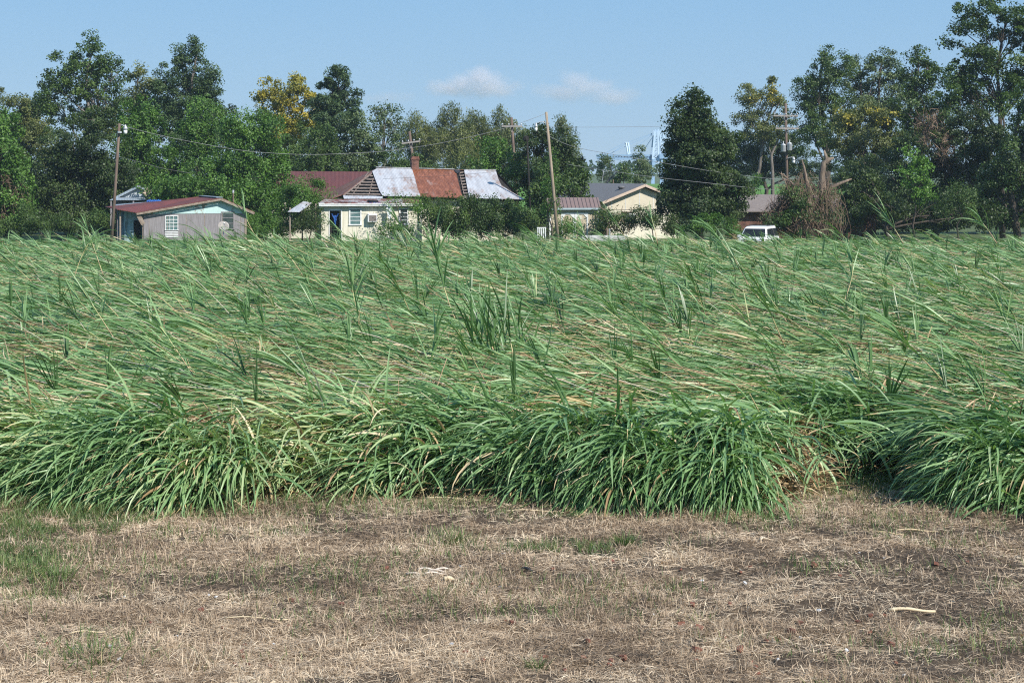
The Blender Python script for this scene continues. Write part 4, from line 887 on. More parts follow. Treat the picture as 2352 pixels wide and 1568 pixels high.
fb = MB(); fb.bar((el_[0], oh - .02, el_[2] - .07), (pk[0], oh - .02, pk[2] - .07), .03, .13, (0, 0, 1)); fb.bar((pk[0], oh - .02, pk[2] - .07), (er[0], oh - .02, er[2] - .07), .03, .15, (0, 0, 1))
fb.build('fascia', M['rawwood'], g.root)
rf = MB()
for x in np.arange(xl + .3, xr, .62): rf.bar((x, oh + .02, zroof(x) - .13), (x, -.02, zroof(x) - .13), .05, .1)
rf.build('rafter', M['slat'], g.root)
MB().bar((el_[0] + .1, oh + .1, el_[2] - .08), (xl - .05, oh + .2, el_[2] - .75), .28, .04, (0, 1, 0)).build('loose_board', M['rawwood'], g.root)
a = g.at(381, 496.8); b = g.at(407.4, 527.6); window(g, a[0], b[0], b[2], a[2], 0, 'teal_glass', 'white_trim', .05, 3, 2)
a = g.at(510, 488.5); b = g.at(535.6, 525); window(g, a[0], b[0], b[2], a[2], 0, 'glass', 'greywood', .07, 2)
# shuttered piece below the left window
a = g.at(379, 530); b = g.at(409, 545); sh = MB()
for i in range(4): z = b[2] + (a[2] - b[2]) * i / 4; sh.box(a[0], -.05, z, b[0], -.005, z + .07)
sh.build('white_slats', M['white_trim'], g.root)
# blue porch recess on the left
bp = MB(); x1 = g.at(286, 500, .9)[0]; x2 = xl
bp.slab([(x1, .9, -.1), (x2, .9, -.1), (x2, .9, zw + .02), (x1, .9, zlo - .04)], (0, .08, 0)).build('porch_wall', M['bluewall'], g.root)
MB().box(x2 - .55, .86, .1, x2 - .05, .9, 2.0).build('door', M['dark'], g.root)
MB().bar((xlo + .25, .2, -.1), (xlo + .25, .2, zlo), .1).bar((x2 - .02, .1, 0), (x2 - .02, .1, zw), .1).build('post', M['rawwood'], g.root)
p = g.at(535.6, 463, 3.0); st = empty('vent_pipe', (0, 0, 0)); COL.objects.unlink(st); bpy.data.objects.remove(st)
vp = MB().tube([(p[0], 3, p[2] - .8), (p[0], 3, p[2] + .62)], .05, 8).build('vent_pipe', M['deadwood'], g.root)
MB().tube([(p[0], 3, p[2] + .6), (p[0], 3, p[2] + .8)], .07, 8).build('pipe_cap', M['galv'], vp)
# satellite dish by the right window
dsh = W(513, 521, 110); dr = empty('satellite_dish', (dsh[0], dsh[1], 0)); tag(dr, 'grey oval satellite dish in front of the grey shack window', 'satellite dish')
def dish(parent, c, R, mat, tilt, yaw, depth=.14, n=20, ell=1.0, wire_=False):
    vs = []; fs = []; rings = 5
    for s_ in (0, 1):
        for i in range(rings + 1):
            q = R * i / rings
            for k in range(n):
                a = 2 * math.pi * k / n; vs.append(Vector((q * math.cos(a) * ell, q * math.sin(a), (q / R) ** 2 * depth * R - s_ * .02)))
    R_ = Matrix.Rotation(yaw, 3, 'Z') @ Matrix.Rotation(tilt, 3, 'X')
    vs = [tuple(R_ @ v + Vector(c)) for v in vs]
    off_ = (rings + 1) * n
    for i in range(rings):
        for k in range(n):
            q = (i * n + k, i * n + (k + 1) % n, (i + 1) * n + (k + 1) % n, (i + 1) * n + k); fs.append(q); fs.append(tuple(off_ + j for j in q[::-1]))
    for k in range(n): fs.append((rings * n + k, rings * n + (k + 1) % n, off_ + rings * n + (k + 1) % n, off_ + rings * n + k))
    d_ = MB().add(vs, fs if not wire_ else [q for i, q in enumerate(fs) if i < rings * n * 2 and i % 2 == 0]).build('reflector', mat, parent, smooth=True)
    if wire_: wf = d_.modifiers.new('mesh', 'WIREFRAME'); wf.thickness = .022; wf.use_replace = True
    ax = R_ @ Vector((0, 0, 1)); e = Vector(c) + ax * R * .9
    lo_ = Vector(c) + R_ @ Vector((0, -R, depth * R))
    MB().bar(lo_, e, .03).bar(e, e + ax * .12, .08).build('feed_arm', M['galv'], parent)
    return d_
dish(dr, (0, 0, dsh[2]), .36, M['arm'], math.radians(55), math.radians(20), .35)
MB().tube([(0, .1, 0), (0, .1, dsh[2] - .05)], .03, 8).build('mast', M['galv'], dr)

# shack behind it
b2 = House('tin_shack', 250, 124, 12, 'old shack behind the grey one with a silver boarded gable and blue tin porch roof', 'shack')
Pk = b2.at(318, 429, 0); L0 = b2.at(272, 455, 0); R0 = b2.at(371, 455, 0)
MB().slab([(L0[0], 0, L0[2]), (R0[0], 0, R0[2]), (Pk[0], 0, Pk[2] - .05)], (0, .1, 0)).build('gable', surf('gable_boards', (0.50, 0.54, 0.58), (0.36, 0.40, 0.44), 4, .7, stretch=(.4, .4, 9), c3=(.3, .2, .16), c3lo=.66, c3hi=.75), b2.root)
MB().slab([(L0[0] - .3, -.25, L0[2] - .05), (Pk[0], -.25, Pk[2]), (Pk[0], 5, Pk[2]), (L0[0] - .3, 5, L0[2] - .05)], (0, 0, .07)).build('roof', M['tin_brown'], b2.root)
MB().slab([(R0[0] + .3, -.25, R0[2] - .05), (Pk[0], -.25, Pk[2]), (Pk[0], 5, Pk[2]), (R0[0] + .3, 5, R0[2] - .05)], (0, 0, .07)).build('roof', M['tin_brown'], b2.root)
fr_ = MB().bar((L0[0] - .3, -.27, L0[2] - .02), (Pk[0], -.27, Pk[2] + .03), .05, .16).bar((Pk[0], -.27, Pk[2] + .03), (R0[0] + .3, -.27, R0[2] - .02), .05, .16)
fr_.build('fascia', M['tin_blue'], b2.root)
A = b2.at(252, 460, -1.3); B = b2.at(407, 460, -1.3)
MB().slab([(A[0], -1.3, A[2]), (B[0], -1.3, B[2]), (B[0] - .8, 0.0, L0[2] + .02), (A[0] + .6, 0.0, L0[2] + .02)], (0, 0, .05)).build('porch_roof', M['tin_blue'], b2.root)
MB().box(A[0] + .4, 0.02, -.1, B[0] - .6, 4.5, L0[2] - .02).build('wall', M['greywood'], b2.root)
MB().box(A[0] + 1.3, -.02, 1.1, A[0] + 2.2, .0, 1.9).box(A[0] + 3.2, -.02, 0, A[0] + 4.1, .0, 2.0).build('opening_shade', M['dark'], b2.root)  # near-black slabs on the solid wall, standing for shade in its openings
pp = MB()
for t in (0.02, .35, .68, .98): x = A[0] + (B[0] - A[0]) * t; pp.bar((x, -1.2, 0), (x, -1.2, A[2]), .1)
pp.build('porch_post', M['greywood'], b2.root)
q0, q1 = b2.at(332, 449, -.3), b2.at(345, 432, -.3)
MB().bar(q0, q1, .42, .05, (0, 1, 0)).build('loose_panel', M['orange_trim'], b2.root)
# lean-to between the two
lt = House('lean_to', 266, 119.5, 10, 'low lean-to with a pale tin roof between the two shacks', 'lean-to')
a1, a2_ = lt.at(264, 475), lt.at(366, 466); a1b, a2b = lt.at(266, 471, 2), lt.at(366, 463, 2)
MB().slab([a1, a2_, a2b, a1b], (0, 0, .05)).build('roof', M['tin_blue'], lt.root)
MB().box(a1[0] + .2, .1, -.1, a2_[0], 1.8, a1[2] - .05).build('wall', M['bluewall'], lt.root)
MB().bar((a1[0] + .1, .05, 0), (a1[0] + .1, .05, a1[2]), .12).build('post', M['rawwood'], lt.root)
tb = lt.at(352, 465, -.05); tb_ = MB()
for i in range(7): tb_.tube([(tb[0] - .45 + i * .14, .2, tb[2] + .05), (tb[0] - .3 + i * .14, .25, tb[2] + .12 + .05 * (i % 2))], .07, 5)
o_ = tb_.build('blue_tarp', M['blue'], None); o_.location = lt.o; o_.rotation_euler = (0, 0, lt.a); tag(o_, 'crumpled blue tarp lying on the pale lean-to roof', 'tarp')

# red tin wing behind the main house
rw = House('red_roof_house', 650, 137, 6, 'long house behind with a plain dark red tin roof', 'house')
p0, p1 = rw.at(640, 394.5, 4), rw.at(868, 396, 4); e0, e1 = rw.at(600, 452, 0), rw.at(880, 452, 0)
MB().slab([e0, e1, p1, p0], (0, 0, .05)).slab([p0, p1, p1 + (0, 4, -2), p0 + (0, 4, -2)], (0, 0, .05)).build('roof', M['tin_maroon'], rw.root)
MB().box(e0[0] + .4, .4, -.1, e1[0] - .3, 7.5, e0[2] - .0).build('wall', M['cream'], rw.root)

# main yellow house
m = House('yellow_house', 788, 121.5, 14, 'old pale yellow house with a patched silver and rusty tin hip roof and torn gable', 'house')
RY = 4.2
rl, rr = m.at(866, 388, RY), m.at(1139, 393, RY)
el0, el1 = m.at(788, 449, 0), m.at(1200, 458.5, 0)
zr = (rl[2] + rr[2]) / 2
P0, N0 = plane(el0, m.at(1100, 456.5, 0), rl)
on = lambda vx, vy, off=0: m.on(vx, vy, P0 + N0 * off, N0)
def sheet(name, pts, mat, off, th=.03): 
    q = [on(x, y, off) for x, y in pts]; return MB().slab(q, N0 * th).build(name, M[mat], m.root)
sheet('roof', [(866, 387.5), (946, 388.5), (953, 410), (958, 430), (966, 452.3), (879, 450.5), (872, 440), (863, 415), (855, 394)], 'tin_silver', .10)
sheet('roof', [(946, 388.5), (1043, 391.3), (1048, 398), (1053, 420), (1060, 446), (1064, 455.4), (966, 452.3), (958, 430), (953, 410)], 'tin_rust', .07)
sheet('roof', [(1066, 392), (1139, 393), (1145, 413), (1152, 427), (1178, 443), (1205, 458.8), (1078, 455.6), (1074, 435)], 'tin_silver', .10)
sheet('torn_flap', [(1043, 391), (1054, 391.6), (1058, 395), (1050, 399), (1046, 396)], 'black', .13, .04)
# attic core below the sheets, seen through the gaps
bl = m.at(737, 461, 7.5); br_ = np.array([el1[0] - .3, 8.0, el1[2]])
d_ = .14
core = MB().add([el0 - (0, 0, d_), el1 - (0, 0, d_), (el1[0], 8.2, el1[2] - d_), (el0[0], 8.2, el0[2] - d_), rl - (0, 0, d_), rr - (0, 0, d_ + .05)],
    [(0, 1, 5, 4), (1, 2, 5), (2, 3, 4, 5), (0, 4, 3), (0, 3, 2, 1)])
core.build('attic', M['dark'], m.root)
sl = MB()
for i in range(8):
    t = (i + .35) / 8; y = 449 - t * 56
    xa = 792 + t * 68 + random.uniform(0, 5); xb = 884 - t * 22
    sl.bar(on(xa, y + random.uniform(-1, 1), .02), on(xb, y, .02), .17, .03, N0)
sl.bar(on(862, 392, .0), on(790, 449, .0), .12, .05, N0)
for i in range(9):
    t = (i + .4) / 9; y = 393 + t * 60
    sl.bar(on(1054 + t * 12, y + 1.8, .03), on(1067 + t * 11, y - 1.0 + 2 * t, .03), .16, .03, N0)
for x0_, x1_ in ((1055, 1067), (846, 806), (861, 846)): sl.bar(on(x0_, 396, -.03), on(x1_, 453, -.03), .06, .04, N0)
sl.build('roof_lath', M['slat'], m.root)
sheet('patch', [(788, 450), (862, 451), (879, 452), (878, 457), (790, 457)], 'tin_silver', .06)
# left hip face with rusty sheets on its back half
PL, NL = plane(el0, (el0[0] - .0, 8.2, el0[2]), rl)
hl = [rl + NL * .05 + (0, .1, .0), m.on(858, 393, PL + NL * .05, NL), m.on(800, 434, PL + NL * .05, NL), m.on(782, 444, PL + NL * .05, NL), m.on(757, 462, PL + NL * .05, NL), m.on(736, 462, PL + NL * .05, NL)]
hipf = [rl, el0, (el0[0], 8.2, el0[2])]
MB().slab([np.asarray(q) + NL * .03 for q in hipf], NL * .03).build('hip_roof', M['tin_brown'], m.root)
sk = MB(); a0 = np.array([el0[0] - .05, .3, el0[2]]); 
sk.slab([a0, a0 + (-1.15, -.5, -.35), (el0[0] - 1.5, 7.6, el0[2] - .45), (el0[0], 8.2, el0[2])], (0, 0, .05)).build('hip_skirt', M['tin_brown'], m.root)
# other faces
MB().slab([rl + (0, 0, .05), rr, (el1[0], 8.2, el1[2]), (el0[0], 8.2, el0[2])], (0, 0, .04)).slab([rr, el1 + (0, .1, -.04), (el1[0], 8.2, el1[2])], (0, 0, .03)).build('roof', M['tin_brown'], m.root)
rc = MB().bar(rl + N0 * .08 + (-.1, 0, .06), m.at(1043, 391, RY) + (0, 0, .08), .22, .05).bar(m.at(1066, 391.6, RY) + (0, 0, .06), rr + (0, 0, .1), .22, .05); rc.build('ridge_cap', M['tin_silver'], m.root)
MB().box(el0[0] + .5, .45, -.1, el1[0] - .6, 7.8, el0[2] - .12).build('wall', M['cream'], m.root)
MB().box(m.at(960, 460)[0], .22, el0[2] - .30, el1[0] - .5, .42, el0[2] - .1).build('fascia', M['cream'], m.root)
# chimney
c0, c1 = m.at(945.8, 394, RY - .2), m.at(962.5, 359.5, RY - .2)
ch = MB().box(c0[0], RY - .2, c0[2] - 1.2, c1[0], RY + .4, c1[2]).box(c0[0] - .04, RY - .24, c1[2] - .25, c1[0] + .04, RY + .44, c1[2] - .12).build('chimney', M['brick'], m.root)
# front annex
Yf = -3.2
fa, fb_ = m.at(733, 474, Yf), m.at(972, 475, Yf); ft = m.at(850, 468.2, Yf)[2]; fbz = fa[2]
wl_, wr_ = m.at(738, 490, Yf + .35)[0], m.at(966, 490, Yf + .35)[0]
yw = Yf + .35
door0, door1 = m.at(757, 484, yw), m.at(783, 484, yw)
an = MB().box(wl_, yw, -.1, door0[0], yw + .1, fbz + .05).box(door1[0], yw, -.1, wr_, yw + .1, fbz + .05).box(door0[0], yw, door0[2], door1[0], yw + .1, fbz + .05)
an.box(wl_, yw + .1, -.1, wl_ + .1, .4, fbz).box(wr_ - .1, yw + .1, -.1, wr_, .4, fbz)
an.build('annex_wall', M['cream'], m.root)
MB().box(door0[0], yw + .8, -.1, door1[0], yw + .85, door0[2]).build('doorway_shade', M['dark'], m.root)  # near-black sheet standing for the shade inside the doorway
dt = MB().box(door0[0] - .06, yw - .03, 0, door0[0], yw, door0[2] + .08).box(door1[0], yw - .03, 0, door1[0] + .06, yw, door0[2] + .08).box(door0[0], yw - .03, door0[2], door1[0], yw, door0[2] + .08)
dt.build('door_frame', M['white_trim'], m.root)
gr_ = MB()
for x in np.arange(door1[0] + .2, wr_, .3): gr_.box(x - .007, yw - .004, 0, x + .007, yw, fbz)
gr_.build('panel_groove', surf('groove', (0.42, 0.37, 0.26), None, 4), m.root)
MB().box(fa[0], Yf, fbz, fb_[0], Yf + .05, ft).box(fa[0] - .02, Yf - .03, ft - .06, fb_[0], Yf - .002, ft + .02).build('fascia', M['white_trim'], m.root)
z2 = m.at(850, 456.5, -.15)[2]
MB().slab([(fa[0] - .1, Yf + .0, ft + .02), (m.at(925, 465, Yf)[0], Yf, ft + .02), (m.at(925, 465, -.1)[0], -.1, z2 - .05), (fa[0] + .8, -.1, z2 - .05)], (0, 0, .04)).build('annex_roof', M['tin_mix'], m.root)
MB().slab([(m.at(925, 465, Yf)[0], Yf, ft + .02), (fb_[0], Yf, ft + .02), (fb_[0], -.1, z2 - .05), (m.at(925, 465, -.1)[0], -.1, z2 - .05)], (0, 0, .04)).build('annex_roof', M['tin_brown'], m.root)
for x0_, x1_, y0_, y1_, gl in ((804.5, 827, 481, 515, 'teal_glass'), (919.5, 935, 481, 514, 'glass')):
    a = m.at(x0_, y0_, yw); b = m.at(x1_, y1_, yw); window(m, a[0], b[0], b[2], a[2], yw, gl, 'white_trim', .10, 3)
a = m.at(843, 491, yw); b = m.at(864.5, 509.5, yw)
acb = MB().box(a[0], yw - .38, b[2], b[0], yw, a[2]).build('air_conditioner', M['white_trim'], m.root, bevel=.02)
MB().box(a[0] + .08, yw - .39, b[2] + .06, b[0] - .06, yw - .378, a[2] - .1).build('grille', surf('grille', (.22, .19, .17), (.15, .13, .12), 30, .8, stretch=(.2, 1, 3)), acb)
MB().bar((m.at(968, 480, Yf)[0], Yf + .1, 0), (m.at(968, 480, Yf)[0], Yf + .1, fbz), .09).build('corner_post', M['white_trim'], m.root)
# pieces of white flashing hanging down
a = m.at(886, 477, Yf - .05); 
MB().slab([a, a + (.45, 0, .05), a + (.35, -.1, -.75), a + (.18, -.12, -.8)], (0, -.02, 0)).build('hanging_flashing', M['white_trim'], m.root)
# dark door interior cloth
c_ = m.at(770, 500, yw); cl = MB()
gx_ = np.linspace(-.36, .36, 9)
vs = []; fs = []
for j in range(5):
    for i, xx in enumerate(gx_): vs.append((c_[0] + .7 * xx * (1 - .16 * j), yw + .1 + .05 * math.sin(i * 1.7 + j), c_[2] + .28 - .17 * j * (1 - (xx / .5) ** 2) - .12 * (abs(xx) < .2)))
for j in range(4):
    for i in range(8): fs.append((j * 9 + i, j * 9 + i + 1, j * 9 + 10 + i, j * 9 + 9 + i))
o_ = cl.add(vs, fs).build('blue_cloth', M['blue']); o_.location = m.o; o_.rotation_euler = (0, 0, m.a); tag(o_, 'bright blue cloth hanging in the dark doorway of the yellow house', 'cloth')
so = o_.modifiers.new('thick', 'SOLIDIFY'); so.thickness = .02
# tyre and tarps on the annex roof
ty = m.at(856, 461.5, Yf + .7)
bpy.ops.mesh.primitive_torus_add(major_radius=.24, minor_radius=.09, major_segments=28, minor_segments=10)
t_ = bpy.context.object; t_.name = 'tyre'; t_.data.materials.append(M['rubber']); c, n_ = math.cos(m.a), math.sin(m.a)
def toW(p): return (m.o[0] + c * p[0] - n_ * p[1], m.o[1] + n_ * p[0] + c * p[1], p[2])
t_.location = toW((ty[0], ty[1], ft + .17)); t_.scale = (1.2, 1.2, 1); tag(t_, 'black tyre lying on the low front roof of the yellow house', 'tyre')
for p in t_.data.polygons: p.use_smooth = True
def rag(vx, vy, w_, yl, label, mat='blue', h=.08):
    p = m.at(vx, vy, yl); vs = []; fs = []; nx_ = 8
    for j in range(3):
        for i in range(nx_): vs.append((p[0] + w_ * (i / (nx_ - 1) - .5), yl + .12 * j - .1, p[2] + h * math.sin(i * 2.1 + j * 1.3) * .5))
    for j in range(2):
        for i in range(nx_ - 1): fs.append((j * nx_ + i, j * nx_ + i + 1, (j + 1) * nx_ + i + 1, (j + 1) * nx_ + i))
    o = MB().add(vs, fs).build('tarp_scrap', M[mat]); o.location = m.o; o.rotation_euler = (0, 0, m.a); s_ = o.modifiers.new('thick', 'SOLIDIFY'); s_.thickness = .03
    tag(o, label, 'tarp', 'tarp scraps on the low front roof')
rag(861, 465.5, .8, Yf + .25, 'blue tarp scrap just below the tyre on the low roof')
rag(924, 466, .5, Yf + .2, 'blue tarp scrap near the creeper at the right of the low roof')
rag(793, 464.5, .9, Yf + .3, 'faded dark tarp scrap at the left of the low roof', 'black')
bt_ = MB().tube([m.at(884, 471, Yf - .06), m.at(895, 477, Yf - .1), m.at(899, 468, Yf - .06)], .02, 5)
o_ = bt_.build('blue_strap', M['blue']); o_.location = m.o; o_.rotation_euler = (0, 0, m.a); tag(o_, 'thin blue strap dangling over the white fascia of the yellow house', 'strap')
# tin awning at the left end
aw = [m.at(661, 487, Yf - .6), m.at(684, 466, Yf + .6), m.at(708, 462.5, Yf + .8), m.at(716, 470, Yf - .2), m.at(690, 484, Yf - .8)]
aw2 = [m.at(661, 487, Yf - 1.0), m.at(697, 463.5, Yf + 1.6), m.at(716, 467, Yf + 1.6), m.at(688, 487.5, Yf - 1.0)]
MB().slab(aw2, (0, 0, .04)).build('awning', M['tin_silver'], m.root)
MB().bar((aw2[0][0] + .2, Yf - .6, 0), (aw2[0][0] + .2, Yf - .6, aw2[0][2] + .3), .09).bar((aw2[2][0] + .1, Yf + .2, 0), (aw2[2][0] + .1, Yf + .2, aw2[2][2]), .09).build('awning_post', M['rawwood'], m.root)

# tan shed
s = House('garden_shed', 1262, 117, 4, 'small tan shed with brown ribbed metal roof and white double doors', 'shed')
x0, x1 = 0, s.at(1375.5, 490)[0]; ze = s.at(1300, 480.5)[2]; DS = 2.6
rp0, rp1 = s.at(1266, 455, 1.3), s.at(1365.5, 455, 1.3); ev = s.at(1266, 478.8, -.25)
MB().box(x0, 0, -.1, x1, DS, ze).build('wall', M['tan'], s.root)
MB().slab([(x0, .02, ze), (x0, DS - .02, ze), (x0, 1.3, rp0[2] - .06)], (x1 - x0, 0, 0)).build('gable', M['tan'], s.root)
MB().slab([(x0 - .12, -.25, ev[2]), (x1 + .12, -.25, ev[2]), (x1 + .12, 1.3, rp0[2]), (x0 - .12, 1.3, rp0[2])], (0, 0, .04)).slab([(x0 - .12, DS + .25, ev[2]), (x0 - .12, 1.3, rp0[2]), (x1 + .12, 1.3, rp0[2]), (x1 + .12, DS + .25, ev[2])], (0, 0, .04)).build('roof', M['shed_roof'], s.root)
rb = MB()
for x in np.arange(x0 - .1, x1 + .12, .27): rb.bar((x, -.25, ev[2] + .055), (x, 1.3, rp0[2] + .055), .035, .03)
rb.build('roof_rib', surf('rib', (0.13, 0.10, 0.10), None, 3), s.root)
MB().box(x0 - .12, -.28, ev[2] - .09, x1 + .12, -.25, ev[2] + .03).build('eave_trim', surf('eave', (.42, .52, .56), None, 3), s.root)
MB().box(x0 - .01, -.02, 0, x0 + .1, 0, ze - .02).box(x1 - .1, -.02, 0, x1 + .015, 0, ze - .02).build('corner_board', M['white'], s.root)
da, db = s.at(1289, 489, 0), s.at(1351, 530, 0); xm = (da[0] + db[0]) / 2
for u0, u1 in ((da[0], xm - .01), (xm + .01, db[0])):
    dd = MB().box(u0, -.03, .1, u0 + .11, 0, da[2]).box(u1 - .11, -.03, .1, u1, 0, da[2]).box(u0 + .11, -.03, da[2] - .11, u1 - .11, 0, da[2])
    dd.slab([(u0 + .11, -.03, da[2] - .34), (u0 + .30, -.03, da[2] - .11), (u0 + .11, -.03, da[2] - .11)], (0, .03, 0)).slab([(u1 - .11, -.03, da[2] - .34), (u1 - .11, -.03, da[2] - .11), (u1 - .30, -.03, da[2] - .11)], (0, .03, 0))
    dd.build('door', M['white'], s.root)
a = s.at(1327, 494.5); b = s.at(1337, 503.5)
MB().box(a[0], -.02, b[2], b[0], -.005, a[2]).build('notice', M['cream'], s.root)

# beige house
h5 = House('beige_house', 1381, 134, 22, 'beige ranch house with dark shingle roof and cream gable beside the lone evergreen', 'house')
pk5 = h5.at(1482, 424.5, 0); l5 = h5.at(1384, 465, 0); r5x = 2 * pk5[0] - l5[0]
zb = l5[2]; D5 = 12
MB().box(l5[0] + .5, .5, -.1, r5x - .5, D5, zb + .05).build('wall', M['cream'], h5.root)
MB().slab([(l5[0] + .4, .45, zb - .6), (r5x - .4, .45, zb - .6), (r5x - .4, .45, zb), (pk5[0], .45, pk5[2] - .2), (l5[0] + .4, .45, zb)], (0, .05, 0)).build('gable', M['beige'], h5.root)
bs = MB()
for x in np.arange(l5[0] + 1, r5x, 1.22): bs.box(x - .02, .425, zb - .6, x + .02, .45, zb + (pk5[2] - zb) * max(0, 1 - abs(x - pk5[0]) / (pk5[0] - l5[0])) - .22)
bs.build('batten', M['white_trim'], h5.root)
MB().slab([l5, pk5, pk5 + (0, D5, 0), l5 + (0, D5, 0)], (0, 0, .08)).slab([pk5, (r5x, 0, zb), (r5x, D5, zb), pk5 + (0, D5, 0)], (0, 0, .08)).build('roof', M['shingle_dark'], h5.root)
MB().bar(l5 + (0, -.03, -.05), pk5 + (0, -.03, -.05), .04, .2).bar(pk5 + (0, -.03, -.05), (r5x, -.03, zb - .05), .04, .2).build('rake_board', M['orange_trim'], h5.root)
P5, N5 = plane(l5, pk5, pk5 + (0, 5, 0)); v5 = h5.on(1427, 433.5, P5 + N5 * .1, N5)
MB().lathe(v5 + (0, 0, -.05), [(.2, 0), (.22, .1), (.3, .15), (.2, .25), (.05, .28)], 10).build('roof_vent', M['shingle_dark'], h5.root, smooth=True)
a = h5.at(1440, 491, .5); b = h5.at(1455, 502, .5)
ac5 = MB().box(a[0], .15, b[2], b[0], .5, a[2]).build('air_conditioner', M['white'], h5.root, bevel=.02)
MB().box(a[0] + .06, .14, b[2] + .06, b[0] - .06, .152, a[2] - .06).build('grille', M['galv'], ac5)
MB().box(a[0] - .5, .1, a[2] + .12, b[0], .5, a[2] + .18).build('ledge', M['slat'], h5.root)
# big mesh dish behind it
dp = W(1402, 410, 148); dr = empty('mesh_satellite_dish', (dp[0], dp[1], 0)); tag(dr, 'large black mesh satellite dish on a post behind the beige house roof', 'satellite dish')
dish(dr, (0, 0, dp[2]), 1.0, M['mesh_dish'], math.radians(50), math.radians(-62), .3, n=30, wire_=True)
MB().tube([(.25, .2, 0), (.25, .2, dp[2] - .1)], .06, 8).build('mast', M['pole'], dr)

# brown shingled house
h6 = House('brown_roof_house', 1700, 128, -4, 'house with brown shingle hip roof behind the broken trunk', 'house')
e0, e1 = h6.at(1668, 487, 0), h6.at(2030, 489, 0); k0, k1 = h6.at(1707, 448.5, 4.5), h6.at(1925, 451.5, 4.5)
MB().slab([e0, e1, k1, k0], (0, 0, .08)).slab([k0, k1, (e1[0], 9, e1[2]), (e0[0], 9, e0[2])], (0, 0, .08)).slab([e0, k0, (e0[0], 9, e0[2])], (0, 0, .07)).slab([k1, e1, (e1[0], 9, e1[2])], (0, 0, .07)).build('roof', M['shingle_brown'], h6.root)
MB().box(e0[0] + .5, .5, -.1, e1[0] - .5, 8.5, e0[2] + .05).build('wall', M['brick'], h6.root)
w6 = MB().box(2, .46, 1.0, 3.2, .5, 2.1).build('window', M['white_trim'], h6.root); MB().box(2.08, .45, 1.08, 3.12, .462, 2.02).build('pane', M['glass'], w6)
vpp = h6.at(1729, 452, 4.2); MB().tube([(vpp[0], 4.2, vpp[2] - .4), (vpp[0], 4.2, vpp[2] + .55)], .06, 8).build('vent_pipe', M['black'], h6.root)

# low white block wall and white plastic table
wlp = W(1336, 545, 108); wr2 = W(1441, 545, 108); lw = empty('block_wall', (wlp[0], 108, 0)); tag(lw, 'low white painted block wall at the far edge of the cane', 'wall')
zt = W(0, 540.5, 108)[2]; mb = MB(); Lw = wr2[0] - wlp[0]
for k in range(int(zt / .2) + 1):
    zz = zt - (k + 1) * .2
    if zz < -.2: break
    for x in np.arange(0 if k % 2 else -.2, Lw, .41): mb.box(max(0, x), 0, zz + .006, min(x + .4, Lw), .2, zz + .194)
mb.build('block_course', M['block'], lw, bevel=.008)
pf = empty('metal_post', ((1396 - CX) / FV * 109, 109, 0)); tag(pf, 'rusty metal post standing behind the low white wall', 'post')
MB().box(-.07, 0, 0, .07, .1, 1.62).build('upright', M['deadwood'], pf); MB().box(.1, 0, 0, .16, .06, 1.6).build('pipe', M['galv'], pf)
tp = W(1244, 522, 107); tb = empty('white_chair', (tp[0], 107, 0), .3); tag(tb, 'white slatted chair half hidden by cane left of the tan shed', 'chair')
zt = tp[2]; q = MB()
q.box(-.3, 0, zt - .05, .3, .06, zt)
for i in range(5): q.box(-.27 + i * .125, .01, .45, -.21 + i * .125, .05, zt - .05)
q.box(-.3, 0, .75, .3, .06, .8).build('backrest', M['white'], tb)
MB().box(-.3, -.5, .40, .3, .0, .44).build('seat', M['white'], tb)
for x in (-.27, .23):
    for y in (-.48, .0): MB().box(x, y, 0, x + .05, y + .05, .40 if y < -.1 else .75).build('leg', M['white'], tb)
MB().box(-.3, -.5, .64, -.24, 0, .67).box(.24, -.5, .64, .3, 0, .67).build('armrest', M['white'], tb)

